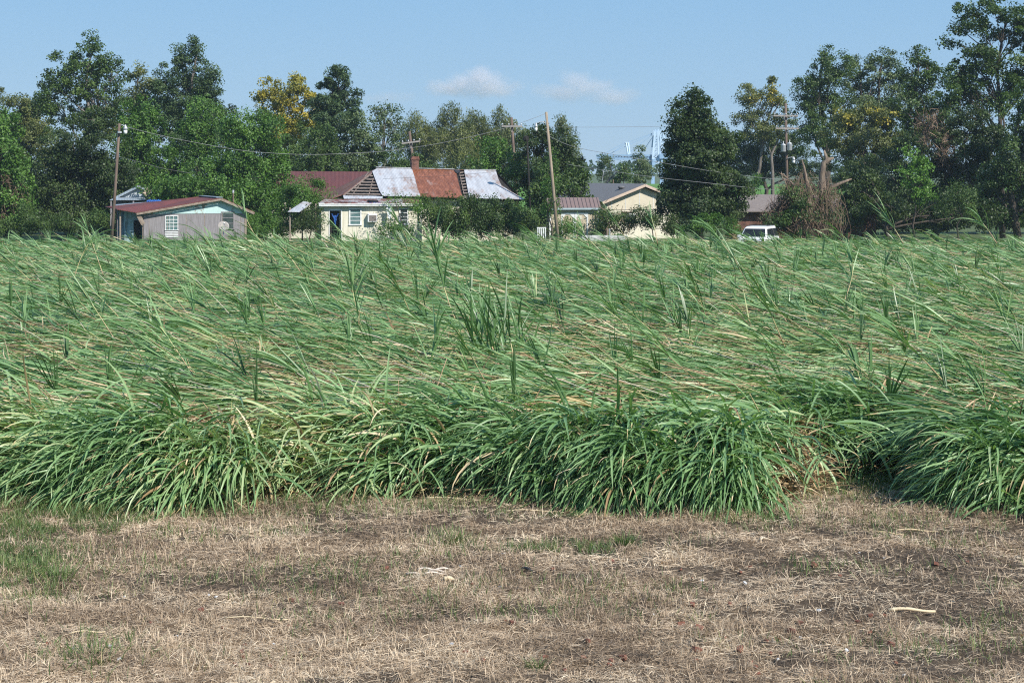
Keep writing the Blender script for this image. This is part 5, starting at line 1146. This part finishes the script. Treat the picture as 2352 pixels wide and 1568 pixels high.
# ------------------------------------------------------------------ white SUV
def suv():
    p = W(1748, 520, 106); root = empty('suv', (p[0], 107.6, 0), math.radians(-22)); root.scale = (.96, .96, 1.0); tag(root, 'white SUV with dark windows parked beyond the cane field', 'SUV')
    # local: -y is the front, x across; profile (y,z)
    def loft(prof, halfs, mat, name, parent, bev=.05):
        vs = []; n = len(prof)
        for sgn in (-1, 1):
            for (y, z), hw in zip(prof, halfs): vs.append((sgn * hw, y, z))
        fs = [tuple(range(n)), tuple(range(2 * n - 1, n - 1, -1))] + [(i, i + n, (i + 1) % n + n, (i + 1) % n) for i in range(n)]
        return MB().add(vs, fs).build(name, mat, parent, bevel=bev)
    body = loft([(-2.25, .45), (-2.3, .75), (-2.2, 1.0), (-1.1, 1.12), (2.25, 1.12), (2.3, .7), (2.2, .4)], [.86, .92, .9, .95, .95, .94, .9], M['carpaint'], 'body', root, .08)
    cab = loft([(-1.15, 1.10), (-.5, 1.72), (-.1, 1.80), (2.0, 1.80), (2.22, 1.10)], [.9, .72, .70, .72, .92], M['carpaint'], 'cabin', root, .06)
    # windscreen
    def quad(a, b, c, d, off, name, mat='car_glass'):
        off = Vector(off); MB().slab([a, b, c, d], off).build(name, M[mat], root)
    nw = Vector((0, -.62, .65)).normalized() * .012
    quad((-.80, -1.075, 1.17), (.80, -1.075, 1.17), (.66, -.56, 1.665), (-.66, -.56, 1.665), nw, 'windscreen')
    for sx in (-1, 1):
        def side(y0, y1, y2, y3, nm):
            f = lambda y, z: (sx * (.915 - (z - 1.1) / .7 * .195 + .012), y, z)
            quad(f(y0, 1.18), f(y1, 1.18), f(y2, 1.66), f(y3, 1.66), (sx * .01, 0, .002), nm)
        side(-.85, .05, .05, -.4, 'side_window'); side(.15, 1.0, 1.0, .15, 'side_window'); side(1.12, 2.05, 1.92, 1.12, 'side_window')
        MB().box(sx * 1.0 - .1, -.95, 1.12, sx * 1.0 + .1, -.82, 1.28).build('wing_mirror', M['carpaint'], root, bevel=.02)
        MB().box(sx * .66 - .02, -.1, 1.83, sx * .66 + .02, 1.9, 1.87).build('roof_rail', M['black'], root)
        MB().box(sx * .68 - .18, -2.33, .72, sx * .68 + .18, -2.25, .9).build('headlight', M['galv'], root, bevel=.02)
    MB().box(-.66, .2, 1.835, .66, .26, 1.865).box(-.66, 1.4, 1.835, .66, 1.46, 1.865).build('roof_rack', M['black'], root)
    MB().box(-.45, -2.335, .68, .45, -2.28, .9).build('radiator_grille', M['black'], root)
    MB().box(-.9, -2.4, .42, .9, -2.25, .6).build('bumper', M['galv'], root, bevel=.03)
    for sx in (-1, 1):
        for y in (-1.45, 1.35):
            w = MB(); n = 24
            for x in (-.11, .11): pass
            prof = [(.20, -.11), (.33, -.11), (.36, -.08), (.36, .08), (.33, .11), (.20, .11)]
            vs = [(sx * .82 + q[1], y + q[0] * math.cos(2 * math.pi * k / n), .36 + q[0] * math.sin(2 * math.pi * k / n)) for q in prof for k in range(n)]
            fs = [(i * n + k, i * n + (k + 1) % n, (i + 1) * n + (k + 1) % n, (i + 1) * n + k) for i in range(5) for k in range(n)]
            wo_ = MB().add(vs, fs).build('wheel', M['rubber'], root, smooth=True)
            vs = [(sx * .82 + xx, y + .21 * math.cos(2 * math.pi * k / n), .36 + .21 * math.sin(2 * math.pi * k / n)) for xx in (-.08, .08) for k in range(n)]
            MB().add(vs, [tuple(range(n)), tuple(range(2 * n - 1, n - 1, -1))] + [(k, (k + 1) % n, n + (k + 1) % n, n + k) for k in range(n)]).build('rim', M['galv'], wo_)
suv()

# ------------------------------------------------------------------ poles, lamps, wires
def pole(name, label, top, base, Y, r0, r1, mat, dy=0):
    a = W(*base, Y); b = W(*top, Y + dy); d = (b - a) / (b[2] - a[2]); foot = a - d * a[2]
    root = empty(name, foot); tag(root, label, 'pole')
    MB().tube([foot * 0 - d * .2, (b - foot) * .5, b - foot], [r0, (r0 + r1) / 2, r1], 10).build('shaft', M[mat], root, smooth=True)
    return root, foot
def rel(f, vx, vy, Y): return W(vx, vy, Y) - f
def lamp(root, f, pts, Y, R=.16):
    mb = MB().tube([rel(f, x, y, Y) for x, y in pts], .03, 6).build('lamp_arm', M['galv'], root, smooth=True)
    e = rel(f, *pts[-1], Y)
    MB().lathe(e, [(R * .35, .12), (R * .5, .02), (R, -.08), (R * 1.05, -.2)], 14).build('lamp_head', M['galv'], root, smooth=True)
    MB().lathe(e + (0, 0, -.2), [(R * .9, 0), (R * .9, -.18), (R * .5, -.27)], 14).build('lamp_globe', M['white'], root, smooth=True)
r1, f1 = pole('light_pole', 'leaning wooden pole with a barn light, left of the grey shack', (274.5, 283.5), (258, 530), 105, .105, .075, 'pole')
lamp(r1, f1, [(275, 289), (281, 287), (288, 291)], 105, .13)
MB().tube([rel(f1, 274.5, 302, 104.8), rel(f1, 274.5, 306, 104.8)], .14, 8).build('band', M['galv'], r1)
r4, f4 = pole('utility_pole', 'tall bare leaning wooden pole in front of the tan shed', (1254.5, 257.5), (1277.3, 506), 114, .125, .085, 'pole_light')
lamp(r4, f4, [(1256, 284), (1247, 280), (1237, 281), (1231, 286)], 114, .11)
def crossarm(root, f, a, b, Y, ins=4, nm='crossarm'):
    A, B = rel(f, *a, Y), rel(f, *b, Y); c = MB().bar(A, B, .11, .13).build(nm, M['arm'], root)
    for t in np.linspace(.04, .96, ins):
        p = A + (B - A) * t; MB().lathe(p + (0, 0, .06), [(.02, 0), (.05, .05), (.07, .09), (.05, .16), (.02, .19)], 8).build('insulator', M['galv'], c, smooth=True)
    mid = (A + B) / 2
    MB().bar(A * .6 + B * .4 + (0, -.03, 0), mid + (0, -.03, -.55), .03).bar(A * .4 + B * .6 + (0, -.03, 0), mid + (0, -.03, -.55), .03).build('brace', M['arm'], root)
r2, f2 = pole('utility_pole', 'crossarm pole behind the chimney of the yellow house', (940.4, 302), (948, 365), 150, .13, .11, 'pole')
crossarm(r2, f2, (922.8, 329.8), (965.5, 324.3), 149.7)
r3, f3 = pole('utility_pole', 'crossarm pole rising from the willows right of the yellow house roof', (1174.8, 270), (1179, 334), 150, .13, .11, 'pole')
crossarm(r3, f3, (1152.5, 290), (1199, 290.4), 149.7)
r5, f5 = pole('utility_pole', 'pole with two crossarms and grey transformers near the right wood', (1804.4, 238), (1807.5, 408), 148, .13, .11, 'pole')
crossarm(r5, f5, (1777, 266), (1833, 266.5), 147.7, 5); crossarm(r5, f5, (1781.5, 295), (1834.5, 295.5), 147.7, 5)
for x, y in ((1799.3, 340.5), (1813.5, 337.5)):
    c = rel(f5, x, y, 147.6); tr_ = MB().lathe(c + (0, 0, -.32), [(.2, 0), (.22, .04), (.22, .58), (.24, .62), (.1, .7)], 14).build('transformer', M['galv'], r5, smooth=True)
    MB().tube([c + (0, 0, .36), c + (.02, 0, .62)], .035, 6).build('bushing', M['white'], tr_)
lamp(r5, f5, [(1807, 365), (1813, 362), (1819, 361), (1823, 363)], 147.8, .13)
r6, f6 = pole('service_pole', 'thin dark pole with cable loops in the trees left of the big pole', (1211, 322), (1216, 436), 124, .07, .06, 'dark')
MB().lathe(rel(f6, 1208, 318, 123.8), [(.12, -.25), (.2, -.1), (.2, .1), (.08, .2)], 8).build('meter_box', M['dark'], r6)
def wire(label, pts, rad=.02, mat='wire', name='wire'):
    P = [W(*p) for p in pts]; out = []
    for i in range(len(P) - 1):
        for t in np.linspace(0, 1, 6, endpoint=False): 
            p0_, p1_, p2_, p3_ = P[max(i - 1, 0)], P[i], P[i + 1], P[min(i + 2, len(P) - 1)]
            out.append(.5 * ((2 * p1_) + (-p0_ + p2_) * t + (2 * p0_ - 5 * p1_ + 4 * p2_ - p3_) * t * t + (-p0_ + 3 * p1_ - 3 * p2_ + p3_) * t ** 3))
    out.append(P[-1]); o = out[0]
    ob = MB().tube([p - o for p in out], rad, 5).build(name, M[mat], None, smooth=True); ob.location = o; tag(ob, label, 'cable')
wire('thick service cable sagging from the barn light pole to the tall leaning pole', [(275, 288, 105), (330, 302, 105.4), (400, 318, 106), (500, 337, 107), (574, 347.7, 108), (660, 354, 109), (738, 355, 110), (838, 350.6, 111), (905, 344.8, 111.6), (1013, 328.7, 112.3), (1154, 296.4, 113.4), (1254, 261, 114)], .013)
wire('thin cable falling from the barn light pole behind the grey shack', [(274, 360, 105), (330, 375, 110), (380, 388, 114), (440, 398, 118)], .009)
wire('thin cable crossing the old tin roof from left to right', [(880, 411, 117), (1000, 405, 117.5), (1080, 400, 117.5), (1160, 390, 116), (1268, 362, 114)], .008, 'dark_wire')
wire('high thin line crossing the sky right of the tall leaning pole', [(1254, 292, 150), (1321, 292.4, 150), (1420, 291.8, 150), (1523, 290.4, 150), (1650, 285, 150), (1777, 266, 148)], .013)
wire('upper service cable passing in front of the lone evergreen', [(1256, 310, 114), (1315, 336.4, 114), (1418, 356.9, 113.5), (1523, 374.5, 113.5), (1617, 390.6, 114), (1700, 402, 118), (1793, 411, 124), (1960, 405, 128)], .013)
wire('lower service cable passing in front of the lone evergreen', [(1300, 377, 114), (1374, 389, 113.5), (1500, 406.7, 113.2), (1646, 422.8, 113.6), (1720, 431, 116), (1793, 437.4, 120)], .013)
wire('line running between the two crossarm poles', [(965, 323, 150), (1060, 311, 150), (1152, 289, 150)], .012, 'dark_wire')

# ------------------------------------------------------------------ dead broken tree with hanging vines
Yd = 119; root = empty('broken_dead_tree', ((1890 - CX) / FV * Yd, Yd, 0)); tag(root, 'broken dead trunk with torn pale top and hanging brown vines', 'tree'); o = np.array(root.location)
wp = lambda pts, dy=0: [W(x, y, Yd) + (0, dy, 0) - o for x, y in pts]
MB().tube(wp([(1888, 560), (1890, 470), (1889, 430), (1888, 400), (1893, 375), (1903, 366), (1915, 363)]), [.36, .30, .25, .23, .22, .16, .05], 9).tube(wp([(1897, 378), (1898, 362), (1893, 345)]), [.2, .13, .05], 7).build('trunk', M['deadwood'], root, smooth=True)
br = [([(1885, 500), (1865, 450), (1852, 410), (1848, 385), (1843, 366)], [.2, .18, .13, .09, .03]), ([(1900, 455), (1912, 430), (1935, 420), (1958, 411)], [.2, .16, .12, .05]), ([(1860, 480), (1835, 440), (1815, 418), (1795, 410), (1793, 395)], [.12, .1, .07, .05, .02]),
      ([(1888, 535), (1850, 523), (1815, 524), (1790, 535)], [.14, .1, .08, .04]), ([(1812, 416), (1798, 400), (1790, 398)], [.06, .04, .02])]
for pts, rr in br: MB().tube(wp(pts, random.uniform(-.4, .3)), rr, 6).build('branch', M['deadwood'], root, smooth=True)
rg = np.random.default_rng(77); n = 460; vx = rg.choice([1775, 1795, 1815, 1838, 1850, 1862, 1885, 1900, 1918], n) + rg.normal(0, 9, n); mbv = MB()
for i in range(n):
    x = vx[i]; top = np.interp(x, [1765, 1800, 1840, 1855, 1880, 1900, 1925], [455, 420, 385, 385, 425, 400, 430]) + rg.uniform(0, 70); ln = rg.uniform(20, 90)
    dy = rg.uniform(-1.6, 1.0); pts = []; xx = x
    for k in range(5): pts.append((xx, min(555, top + ln * k / 4))); xx += rg.normal(0, 7.5)
    mbv.tube(wp(pts, dy), [rg.uniform(.006, .018)] * 5, 3, cap=False)
hv = mbv.build('hanging_vine', M['twig_brown'], root); at_ = hv.data.attributes.new('tint', 'FLOAT', 'POINT'); at_.data.foreach_set('value', rg.random(len(hv.data.vertices)).astype(np.float32))
V2, F2, t2, _ = crown_mesh([(1818, 440, 18, 24), (1806, 470, 22, 28), (1830, 500, 36, 30), (1900, 480, 20, 50), (1782, 515, 20, 20), (1850, 470, 14, 30), (1870, 515, 30, 30), (1910, 510, 26, 36), (1835, 455, 20, 30)], Yd - .3, KINDS['vine'], .6, 71, s=.2)
np_mesh('living_vine', V2 - o, F2, M['leaf_mid'], tint=t2, parent=root)
bush('heap of dead brown vine stems left of the broken trunk', 117.5, [(1800, 492, 32, 28), (1770, 516, 24, 20), (1830, 510, 36, 30), (1812, 457, 18, 22), (1860, 525, 30, 24)], 'brush', 72, dens=.6, s=.30, rough=.5, extra=[([(1806, 485, 32, 28), (1775, 512, 24, 22), (1830, 500, 34, 34), (1818, 452, 16, 20)], 'oak', .9, 'leaf_mid')])

# ------------------------------------------------------------------ blue river crane
Yc = 620; K = Yc / FV; ro = empty('harbour_crane', ((1510 - CX) * K, Yc, 0)); tag(ro, 'pale blue lattice crane with a long boom far off behind the trees', 'crane'); oc = np.array(ro.location)
wc = lambda x, y, dy=0: W(x, y, Yc) + (0, dy, 0) - oc
def lattice(mb, a, b, a2, b2, n, t):
    """two chords a-b and a2-b2 with zigzag"""
    mb.bar(a, b, t); mb.bar(a2, b2, t)
    for i in range(n):
        p = a + (b - a) * i / n; q = a2 + (b2 - a2) * i / n; p2 = a + (b - a) * (i + 1) / n; q2 = a2 + (b2 - a2) * (i + 1) / n
        mb.bar(p, q2, t * .6); mb.bar(q, p2, t * .6); mb.bar(p, q, t * .6)
tw = MB()
for dy in (-4, 4):
    lattice(tw, wc(1496, 376, dy), wc(1503, 303, dy * .5), wc(1511, 376, dy), wc(1510, 303, dy * .5), 7, .62)
    lattice(tw, wc(1522, 376, dy), wc(1514, 303, dy * .5), wc(1533, 376, dy), wc(1522, 303, dy * .5), 7, .62)
tw.bar(wc(1498, 306), wc(1526, 306), 1.2, 1.8).bar(wc(1505, 303), wc(1505, 298), .5).bar(wc(1512, 303), wc(1512, 297), .5)
tw.build('tower', M['crane_pale'], ro)
bm_ = MB()
for dy in (-2.5, 2.5): lattice(bm_, wc(1371, 356.5, dy), wc(1540, 358, dy), wc(1373, 365, dy), wc(1540, 366, dy), 26, .6)
bm_.build('boom', M['crane'], ro)
MB().box(*(wc(1512, 365, -5)), *(wc(1540, 354, 5))).build('machine_house', M['crane'], ro)
am = MB()
for dx in (-1, 1): am.bar(wc(1442, 357, dx * 2), wc(1439 + dx, 327), .45).bar(wc(1446, 357, dx * 2), wc(1443, 327), .45)
am.bar(wc(1436, 328), wc(1446, 328), .6).build('mast', M['crane_pale'], ro)
cb = MB()
for a, b in (((1500, 306), (1440, 328)), ((1440, 328), (1398, 357)), ((1436, 328), (1380, 357)), ((1500, 308), (1436, 358)), ((1502, 310), (1470, 358)), ((1502, 306), (1395, 356))): cb.bar(wc(*a), wc(*b), .18)
cb.build('stay_cable', M['crane'], ro)
for x in (1500, 1520, 1536):
    MB().bar(wc(x, 366, -4), wc(x - 4, 430, -5), 1.2).build('leg', M['crane'], ro); MB().bar(wc(x, 366, 4), wc(x + 4, 430, 5), 1.0).build('leg', M['crane'], ro)

# ------------------------------------------------------------------ small things on the bare strip
def gpt(vx, vy):
    Y = FV * H / (vy - HY); return (vx - CX) / FV * Y, Y
def chip(seed, R):
    r = random.Random(seed); vs = []
    for z in (-.4, .5):
        for k in range(6):
            a = k * math.pi / 3 + r.uniform(-.25, .25); q = r.uniform(.6, 1.0); vs.append((R * q * math.cos(a), R * q * .75 * math.sin(a), R * z * r.uniform(.7, 1.1)))
    return MB().add(vs, [(5, 4, 3, 2, 1, 0), (6, 7, 8, 9, 10, 11)] + [(k, (k + 1) % 6, (k + 1) % 6 + 6, k + 6) for k in range(6)])
cp = [chip(i, .045).build('brick_fragment', M['brickbit']) for i in range(4)]; sp_ = [chip(20 + i, .028).build('pale_stone', M['stone']) for i in range(3)]
rg = np.random.default_rng(9)
big = [(1565, 1440), (1605, 1455), (1340, 1525), (1600, 1500), (1430, 1530), (1820, 1455), (1700, 1500), (1870, 1310), (110, 1495), (175, 1520), (620, 1535), (570, 1530), (1350, 1500), (1590, 1400)]
BIG = ['brick fragment, left of a close pair at lower right', 'brick fragment, right of a close pair at lower right', 'brick fragment near the bottom edge just right of centre', 'brick fragment low in the picture under the close pair', 'brick fragment at the very bottom right of the thin dark weed', 'brick fragment left of the pale split cane piece', 'brick fragment lower right, below and left of the split cane', 'brick fragment on the bare soil above the split cane piece', 'brick fragment at the lower left beside the bleached stem', 'brick fragment left of the green weed clump at lower left', 'brick fragment at the bottom edge, right one of two left of centre', 'brick fragment at the bottom edge, left one of two left of centre', 'brick fragment above the bottom ones just right of centre', 'brick fragment standing alone above the close pair']
for i in range(74):
    o = cp[i] if i < 4 else cp[i % 4].copy()
    if i >= 4: COL.objects.link(o)
    vx, vy = big[i] if i < len(big) else (rg.uniform(0, 2352) if i % 3 else rg.uniform(1200, 2300), rg.uniform(1300, 1560))
    x, y = gpt(vx, vy); o.location = (x, y, float(gheight(np.array(x), np.array(y))) + .045); o.rotation_euler = (rg.uniform(-.4, .4), rg.uniform(-.4, .4), rg.uniform(0, 6.28))
    s_ = rg.uniform(.9, 1.6) if i < len(big) else rg.uniform(.45, 1.1); o.scale = (s_, s_, s_); tag(o, BIG[i] if i < len(BIG) else 'small reddish brick chip lying in the dead grass', 'brick fragment', 'brick fragments on the bare strip')
for i in range(30):
    o = sp_[i] if i < 3 else sp_[i % 3].copy()
    if i >= 3: COL.objects.link(o)
    x, y = gpt(rg.uniform(0, 2352), rg.uniform(1270, 1560)); o.location = (x, y, float(gheight(np.array(x), np.array(y))) + .045); o.rotation_euler = (rg.uniform(-.4, .4), rg.uniform(-.4, .4), rg.uniform(0, 6.28))
    s_ = rg.uniform(.6, 1.4); o.scale = (s_, s_, s_ * .7); tag(o, 'small whitish stone or shell in the dead grass', 'stone', 'pale stones on the bare strip')
def lying(vx, vy, L, ang, R, label, mat='cane_dry', tint=.8, bend=.1):
    x, y = gpt(vx, vy); z = float(gheight(np.array(x), np.array(y))) + .05; pts = [(L * (t - .5) * math.cos(ang) , L * (t - .5) * math.sin(ang) + bend * L * (t - .5) ** 2, .02 * math.sin(t * 5) + .01) for t in np.linspace(0, 1, 9)]
    o = MB().tube(pts, [R * (1.15 if k % 3 == 1 else 1) * (1 - .3 * k / 8) for k in range(9)], 6).build('dry_cane_piece', M[mat], None, smooth=True); o.location = (x, y, z)
    at_ = o.data.attributes.new('tint', 'FLOAT', 'POINT'); at_.data.foreach_set('value', np.full(len(o.data.vertices), tint, np.float32)); tag(o, label, 'dry cane')
lying(2095, 1415, .55, .03, .022, 'pale split cane piece lying on bare soil at the lower right', tint=.95)
lying(2105, 1225, .62, .04, .014, 'long tan cane leaf lying at the right behind the bare soil', tint=.7)
lying(2040, 1232, .45, -.1, .012, 'thin dry stem just left of the long tan one at the right', tint=.6)
lying(1740, 1163, .30, .05, .02, 'short pale cane chunk at the front edge of the field right of centre', tint=.9)
lying(1040, 1152, .9, -.05, .014, 'long dry cane lying along the shaded edge of the field in the centre', tint=.9)
lying(1225, 1180, .9, .06, .010, 'thin dry cane on the straw just in front of the field in the centre', tint=.85)
lying(1755, 1250, .22, .9, .016, 'little crooked grey stick among straw right of the green tuft', 'cane_stalk', .95)
lying(1215, 1328, .22, -.6, .022, 'dark grey stub of wood lying near the middle of the strip', 'black', .1)
lying(1035, 1348, .16, .1, .03, 'short yellowish wood chip below the grey cane pieces', tint=.95)
lying(200, 1470, .4, .4, .008, 'thin bleached stem at the lower left', tint=.9)
lying(590, 1437, .75, .02, .008, 'thin straight bleached stem lying left of centre', tint=.95)
for i, (vx, vy, a) in enumerate([(985, 1320, .1), (1010, 1326, -.15), (1025, 1318, .3), (960, 1328, -.1), (1000, 1332, .25)]):
    lying(vx, vy, .3, a, .014, 'grey weathered cane piece in the small pile left of the strip centre', 'cane_stalk', 1.0)
for o in bpy.data.objects:
    if o.get('label') == 'grey weathered cane piece in the small pile left of the strip centre': o['group'] = 'pile of grey cane pieces'
# tufts
def tuft(vx, vy, n, Lh, label, seed, spread=.10):
    r = np.random.default_rng(seed); x, y = gpt(vx, vy); z = float(gheight(np.array(x), np.array(y)))
    b = np.stack([r.normal(0, spread, n), r.normal(0, spread, n), np.zeros(n)], -1)
    v, f, per = strips(b, np.arctan2(b[:, 1], b[:, 0]) + r.normal(0, .5, n), r.uniform(.8, 1.45, n), Lh * r.uniform(.6, 1.2, n), r.uniform(.006, .011, n), r.uniform(.2, 1.2, n), 5, roll=r.normal(0, .5, n))
    o = np_mesh('grass_tuft', v, f, M['grass'], tint=np.repeat(np.clip(r.normal(.4, .18, n), 0, 1), per)); o.location = (x, y, z); tag(o, label, 'grass tuft')
tuft(1437, 1255, 130, .24, 'compact green grass tuft right of the strip centre', 1, .08)
tuft(1040, 1245, 160, .24, 'larger loose green grass tuft left of the strip centre', 2, .15)
tuft(130, 1340, 110, .28, 'tall green grass clump at the left edge of the strip', 3, .13)
tuft(60, 1320, 110, .28, 'green grass clump at the very left edge', 4, .13)
tuft(215, 1530, 120, .2, 'green weed clump at the lower left of the picture', 5, .18)
tuft(270, 1185, 120, .25, 'green grass clump close to the cane at the left', 6, .2)
tuft(1235, 1545, 60, .2, 'thin dark weed tuft at the bottom centre', 7, .05)
tuft(1720, 1200, 60, .25, 'sparse weed tuft near the cane edge right of centre', 8, .2)

# ------------------------------------------------------------------ clouds (soft volumes) and air
def cloud(label, Yk, c, lobes, dens, scale):
    K = Yk / FV; r = np.random.default_rng(len(label)); ctr = W(*c, Yk)
    root = None; mb = MB()
    bpy.ops.mesh.primitive_ico_sphere_add(subdivisions=3, radius=1); o = bpy.context.object; o.name = 'cloud'
    xs = [l[0] for l in lobes]
    w_ = (max(l[0] + l[2] for l in lobes) - min(l[0] - l[2] for l in lobes)) / 2 * K; h_ = (max(l[1] + l[3] for l in lobes) - min(l[1] - l[3] for l in lobes)) / 2 * K
    o.location = ctr; o.scale = (w_, w_ * .5, h_)
    m_, n, l = newmat('cloud'); out = n.new('ShaderNodeOutputMaterial'); pv = n.new('ShaderNodeVolumePrincipled'); l.new(pv.outputs[0], out.inputs['Volume'])
    pv.inputs['Color'].default_value = (0.96, 0.94, 0.97, 1); pv.inputs['Anisotropy'].default_value = 0.2
    tc = n.new('ShaderNodeTexCoord'); acc = None
    for (lx_, ly_, rx_, ry_) in lobes:   # sum of soft lobes in object space
        mp = n.new('ShaderNodeMapping'); l.new(tc.outputs['Object'], mp.inputs[0])
        sx, sy, sz = w_ / (rx_ * K), 1.25, h_ / (ry_ * K)
        px, pz = (lx_ - c[0]) * K / w_, -(ly_ - c[1]) * K / h_
        mp.inputs['Scale'].default_value = (sx, sy, sz); mp.inputs['Location'].default_value = (-px * sx, 0, -pz * sz)
        ln = n.new('ShaderNodeVectorMath'); ln.operation = 'LENGTH'; l.new(mp.outputs[0], ln.inputs[0])
        sb = n.new('ShaderNodeMath'); sb.operation = 'SUBTRACT'; sb.inputs[0].default_value = 1.0; l.new(ln.outputs['Value'], sb.inputs[1])
        mxn = n.new('ShaderNodeMath'); mxn.operation = 'MAXIMUM'; l.new(sb.outputs[0], mxn.inputs[0])
        if acc: l.new(acc.outputs[0], mxn.inputs[1])
        else: mxn.inputs[1].default_value = 0.0
        acc = mxn
    nt = n.new('ShaderNodeTexNoise'); nt.inputs['Scale'].default_value = scale; nt.inputs['Detail'].default_value = 5; nt.inputs['Roughness'].default_value = .6
    mpn = n.new('ShaderNodeMapping'); mpn.inputs['Scale'].default_value = (1, .5, h_ / w_ * 1.3); l.new(tc.outputs['Object'], mpn.inputs[0]); l.new(mpn.outputs[0], nt.inputs['Vector'])
    a1_ = n.new('ShaderNodeMath'); a1_.operation = 'MULTIPLY_ADD'; l.new(nt.outputs[0], a1_.inputs[0]); a1_.inputs[1].default_value = 1.5; a1_.inputs[2].default_value = -.95
    a2_ = n.new('ShaderNodeMath'); a2_.operation = 'ADD'; l.new(a1_.outputs[0], a2_.inputs[0]); l.new(acc.outputs[0], a2_.inputs[1])
    gt = n.new('ShaderNodeMath'); gt.operation = 'MAXIMUM'; l.new(a2_.outputs[0], gt.inputs[0]); gt.inputs[1].default_value = 0
    ml = n.new('ShaderNodeMath'); ml.operation = 'MULTIPLY'; l.new(gt.outputs[0], ml.inputs[0]); ml.inputs[1].default_value = dens; l.new(ml.outputs[0], pv.inputs['Density'])
    o.data.materials.append(m_); tag(o, label, 'cloud'); return o
cloud('soft pale cumulus cloud above the willows left of centre', 3000, (1080, 192), [(1105, 178, 60, 44), (1062, 190, 62, 34), (1030, 203, 75, 28), (1120, 202, 110, 34)], .06, 3.6)
cloud('second faint cumulus cloud right of the tall leaning pole', 3000, (1330, 205), [(1320, 188, 60, 42), (1350, 203, 85, 34), (1295, 212, 100, 32), (1410, 222, 90, 32)], .036, 3.6)
cloud('thin white wisp just right of the pine tree', 3400, (885, 225), [(885, 225, 95, 22)], .02, 2.5)

hz = MB().box(-420, -40, -1.2, 420, 760, 60).build('haze', M['white']); hz.data.materials.clear()
mh, n, l = newmat('haze_air'); out = n.new('ShaderNodeOutputMaterial'); pv = n.new('ShaderNodeVolumePrincipled'); l.new(pv.outputs[0], out.inputs['Volume'])
pv.inputs['Color'].default_value = (0.66, 0.82, 1.0, 1); pv.inputs['Density'].default_value = 0.00020; pv.inputs['Anisotropy'].default_value = 0.1
hz.data.materials.append(mh); tag(hz, 'pale blue haze in the air over the field', 'haze', kind='stuff')
